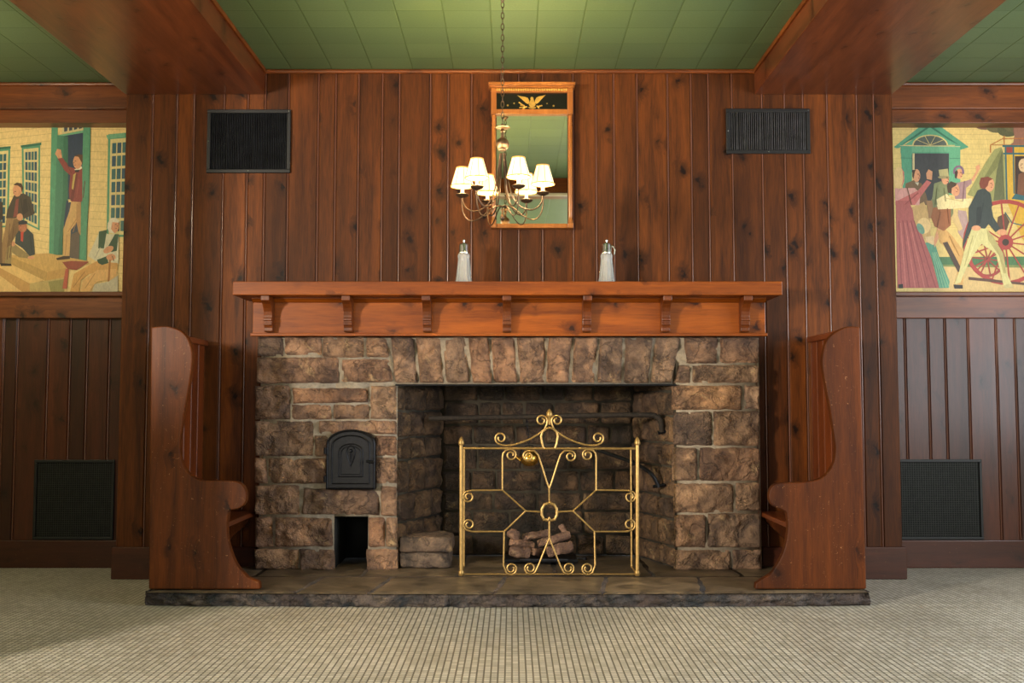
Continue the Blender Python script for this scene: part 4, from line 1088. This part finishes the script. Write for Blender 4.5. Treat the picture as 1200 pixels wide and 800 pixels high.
# group at the door
m2.poly((116,90,62), A((160,600),(230,570),(300,600),(340,700),(360,790),(140,790))); m2.ell(SKIN, A((255,530),)[0], 4.4, 7.6)
m2.poly((196,186,160), A((240,590),(275,590),(268,620))); m2.poly((70,52,38), A((220,490),(250,478),(240,500),(228,560),(218,540)))
m2.poly((132,136,94), A((410,600),(470,580),(540,620),(540,790),(385,790))); m2.ell(SKIN, A((508,560),)[0], 4.4, 6.6); m2.poly((176,164,114), A((448,480),(530,470),(540,545),(460,550))); m2.ell((150,138,96), A((495,545),)[0], 7, 1.8)
m2.poly((164,128,128), A((580,600),(680,580),(740,560),(740,600),(690,640),(690,790),(600,790))); m2.ell(SKIN, A((630,515),)[0], 4, 6); m2.ring((126,96,120), A((625,500),)[0], 6.6, 8, 2.6, 20, PI*.9, 2*PI+.3)
m2.poly((70,50,44), A((590,500),(610,480),(620,500),(605,560),(592,550))); m2.poly(SKIN, A((735,570),(780,490),(775,450),(805,430),(815,460),(795,500),(755,580)))
m2.poly((196,160,104), B((205,60),(310,10),(360,130),(370,330),(220,330)))
m2.poly((120,122,84), B((370,-10),(560,-10),(560,140),(390,140))); m2.poly((150,112,76), B((330,0),(380,0),(400,150),(350,150)))
# lady in rose with bonnet
m2.poly((206,150,140), A((65,640),(130,640),(240,640),(290,690),(280,790),(70,790)))
m2.poly((190,104,98), A((70,760),(270,660),(345,570),(385,590),(310,690),(240,790),(70,790)))
m2.ell((218,186,128), A((100,550),)[0], 6.4, 13); m2.poly((196,112,104), A((115,450),(145,500),(145,580),(120,640),(138,560),(132,490)))
m2.poly(SKIN, A((340,510),(360,475),(395,495),(390,570),(345,560)))
m2.poly((170,92,88), B((70,0),(180,0),(215,80),(230,200),(290,280),(370,480),(440,745),(85,745)))
for (x0, x1) in ((95,120),(130,190),(165,270),(200,350),(225,410)): m2.line((138,68,70), *B((x0,170),(x1,740)), 1.1)
for (x0, x1) in ((112,155),(150,235),(190,315)): m2.line((196,120,112), *B((x0,190),(x1,740)), .9)
# child in teal
m2.poly((88,148,124), B((320,360),(400,350),(440,480),(530,690),(520,745),(440,745),(380,500)))
for k in range(4): m2.line((140,180,140), *B((380+12*k,440),(450+25*k,740)), .7)
m2.ell((224,190,132), B((310,215),)[0], 8, 9.5); m2.ell((110,150,130), B((282,240),)[0], 3.8, 7, rot=-.5)
m2.poly((222,190,140), B((320,310),(390,300),(410,350),(390,380),(330,350)))
m2.poly(SKIN, B((430,220),(460,170),(475,190),(440,310),(400,400),(395,340)))
# bending man in vest
m2.poly((204,158,94), B((420,250),(500,250),(560,310),(640,420),(655,560),(640,745),(590,700),(600,520),(540,430),(450,360)))
m2.poly((150,92,56), B((390,60),(460,50),(540,60),(540,210),(480,260),(400,220),(370,140)))
m2.poly((226,206,152), A((430,740),(520,690),(560,740),(740,730),(740,790),(440,790))+[]); m2.poly((226,206,152), B((420,40),(440,0),(720,0),(690,60),(560,70),(430,75)))
m2.ell(SKIN, A((590,650),)[0], 5.6, 8.4, rot=-.3); m2.poly((74,56,40), A((520,620),(555,580),(610,600),(600,620),(565,640),(560,690),(530,680)))
m2.poly((176,146,140), B((600,80),(670,90),(690,200),(640,330),(600,270))); m2.poly((206,176,120), B((540,150),(580,70),(640,240),(610,260)))
# wheels
def wheel(fn, c, r, w, spokes, col, hub, hy=1.0):
    c = fn(c)[0]; m2.ring(col, c, r, r*hy, w, 30)
    for k in range(spokes):
        a = 2*PI*k/spokes+.12; m2.line(col, c, (c[0]+(r-w/2)*math.cos(a), c[1]+(r-w/2)*hy*math.sin(a)), 1.6)
    m2.ell(col, c, hub, hub); m2.ell((62,48,38), c, hub*.45, hub*.45)
m2.poly((76,58,48), B((470,360),(510,350),(640,600),(600,610)))
# coach
m2.poly((150,148,92), A((700,700),(860,420),(940,300),(1000,280),(1040,400),(1040,740),(900,760)))
m2.poly((122,122,74), A((840,560),(1000,290),(1005,400),(880,560))); m2.poly((98,100,66), A((960,480),(1010,300),(1030,740),(930,750)))
m2.line((174,110,56), *A((905,330),(905,262)), 1.3); m2.line((174,110,56), *A((905,262),(1025,200)), 1.0); m2.line((174,110,56), *A((1025,270),(1025,180)), 1.3); m2.line((174,110,56), *A((1025,205),(2600,200)), 1.2); m2.line((174,110,56), *A((920,262),(2600,262)), .8)
m2.poly((204,162,56), A((1030,270),(2500,270),(2500,1500),(1500,1420),(1180,1080),(1050,760)))
m2.poly((150,62,52), A((1040,280),(1100,280),(1100,330),(1040,330)))
m2.poly((52,96,104), A((1010,262),(2500,268),(2500,285),(1010,280))); m2.poly((52,96,104), A((1015,330),(2500,330),(2500,356),(1015,345)))
m2.poly((52,96,104), A((1030,280),(1044,280),(1056,760),(1042,760))); m2.poly((52,96,104), A((1098,280),(1112,280),(1118,690),(1106,690)))
m2.poly((62,44,38), A((1118,360),(1600,360),(1600,800),(1230,770),(1120,690))); m2.poly((120,78,56), A((1150,520),(1260,470),(1260,780),(1140,690)))
m2.ell((212,180,140), A((1195,440),)[0], 6, 8); m2.poly((52,96,104), A((1090,735),(1120,690),(1600,790),(1600,810)))
m2.line((52,96,104), *B((1000,100),(1060,190)), 1.2); m2.line((52,96,104), *B((1060,190),(1164,215)), 1.2)
m2.poly((92,68,50), B((940,140),(1000,110),(1040,180),(1010,260),(930,240)))
wheel(B, (850,500), 21, 3.2, 10, (150,66,58), 3); wheel(B, (1005,355), 50, 4.6, 14, (164,66,60), 9)
wheel(B, (1900,420), 44, 4.4, 14, (164,66,60), 8)
m2.poly((92,64,52), B((690,650),(1164,700),(1164,720),(690,675)))
# young man in dark coat striding
m2.poly((206,196,136), B((720,230),(840,235),(900,310),(985,450),(1010,600),(1060,720),(990,735),(960,600),(920,450),(800,370),(720,480),(660,600),(620,700),(570,710),(610,600),(660,400)))
m2.poly((176,164,108), B((840,240),(900,310),(985,450),(1010,620),(985,620),(950,470),(860,340)))
m2.poly((56,64,62), A((730,780),(790,660),(850,640),(905,690),(920,790))+B((885,60),(900,140),(960,240),(920,270),(860,200),(830,240),(720,230),(640,410),(640,360),(690,180),(690,60)))
m2.poly((42,48,48), B((760,60),(800,50),(790,190),(750,220)))
m2.ell(SKIN, A((895,610),)[0], 5.6, 8.4); m2.poly((124,62,46), A((805,600),(820,550),(880,540),(925,560),(890,580),(880,620),(850,650),(815,640)))
m2.ell(SKIN, B((755,235),)[0], 5.4, 3.2); m2.ell(SKIN, B((975,270),)[0], 5.8, 3.6)
m2.poly((40,38,40), B((560,715),(640,720),(640,750),(570,750))); m2.poly((190,176,124), B((990,720),(1060,705),(1070,740),(1000,750)))
m2.poly((30,28,28), B((92,715),(130,710),(132,748),(95,748)))
for (x, y, d) in ((1074.0,205.6,1),(1107.7,209.6,1),(1124.0,203.6,1),(1118.6,221.6,1),(1159.3,216.3,1),(1199.3,193.6,-1)):
    m2.line((92,56,44), (x+d*.8,y-1.4), (x+d*3.0,y-1.4), .8); m2.line((150,88,66), (x+d*3.2,y-.6), (x+d*3.5,y+1.4), .8); m2.line((140,70,58), (x+d*1.4,y+3.2), (x+d*3.2,y+3.0), .7)
for a, b, c_, w in (((1063,220),(1068,240),(88,66,46),.8),((1098,220),(1096,240),(104,108,74),.8),((1106,220),(1108,236),(104,108,74),.8),((1102,248),(1098,266),(120,70,42),.9),((1110,244),(1112,262),(120,70,42),.9),((1106,232),(1128,236),(190,168,116),.8),((1112,276),(1124,300),(170,126,70),.9),((1152,238),(1148,262),(40,46,46),.9),((1160,240),(1164,262),(70,78,76),.9),
    ((1140,276),(1130,312),(172,160,104),.9),((1146,272),(1136,300),(222,212,156),.8),((1168,292),(1178,318),(164,152,100),.9),((1060,240),(1076,226),(150,76,74),.8),((1130,212),(1128,236),(132,100,104),.8)):
    m2.line(c_, a, b, w)
m2.build('mural of a crowd waving at a yellow stagecoach beside a green gabled porch', PR+.001, ax(1390, 300, mY_), zA, zB)

# ------------------------------------------------------------------ light
def area(name, loc, rot, sx, sy, energy, col):
    L = bpy.data.lights.new(name, 'AREA'); L.shape = 'RECTANGLE'; L.size = sx; L.size_y = sy; L.energy = energy; L.color = col
    o = bpy.data.objects.new(name, L); C.objects.link(o); o.location = loc; o.rotation_euler = rot; return o
area('window_light_west', (XL-.02, .4, 1.95), (PI/2, 0, -PI/2), .7, .8, 720, (1, .88, .72))
for i, y in enumerate((1.9, 4.0)): area('window_light_east', (XR+.02, y, 1.68), (PI/2, 0, PI/2), 1.35, 1.8, 95, (.90, .95, 1))
for x in (-1.75, 1.75): area('window_light_rear', (x, YB-.02, 1.75), (PI/2, 0, 0), 1.65, 1.65, 30, (1, .95, .88))  # broad fill added behind the camera at the rear openings
for nm, x, e in (('bay_lamp_west', -3.5, 58), ('bay_lamp_east', 3.6, 10)):  # no fixtures built; east one added to light its bay like the west
    L = bpy.data.lights.new(nm, 'POINT'); L.energy = e; L.color = (1, .82, .55); L.shadow_soft_size = .08
    o = bpy.data.objects.new(nm, L); C.objects.link(o); o.location = (x, 4.9, 2.5)
W = bpy.data.worlds.new('World'); bpy.context.scene.world = W; W.use_nodes = True
W.node_tree.nodes['Background'].inputs[0].default_value = (.75,.85,1,1); W.node_tree.nodes['Background'].inputs[1].default_value = 1.0

# ------------------------------------------------------------------ camera and view
cam = bpy.data.cameras.new('camera'); co = bpy.data.objects.new('camera', cam); C.objects.link(co)
cam.sensor_width = 36; cam.lens = 36; cam.sensor_fit = 'HORIZONTAL'; co.location = (0, 0, HC); co.rotation_euler = (PI/2+TH, 0, 0)
sc = bpy.context.scene; sc.camera = co
sc.view_settings.view_transform = 'Standard'; sc.view_settings.look = 'None'; sc.view_settings.exposure = .12; sc.view_settings.gamma = 1
sc.view_settings.use_curve_mapping = False
sc.cycles.use_denoising = True
sc.cycles.max_bounces = 8; sc.cycles.diffuse_bounces = 5; sc.cycles.sample_clamp_indirect = 4
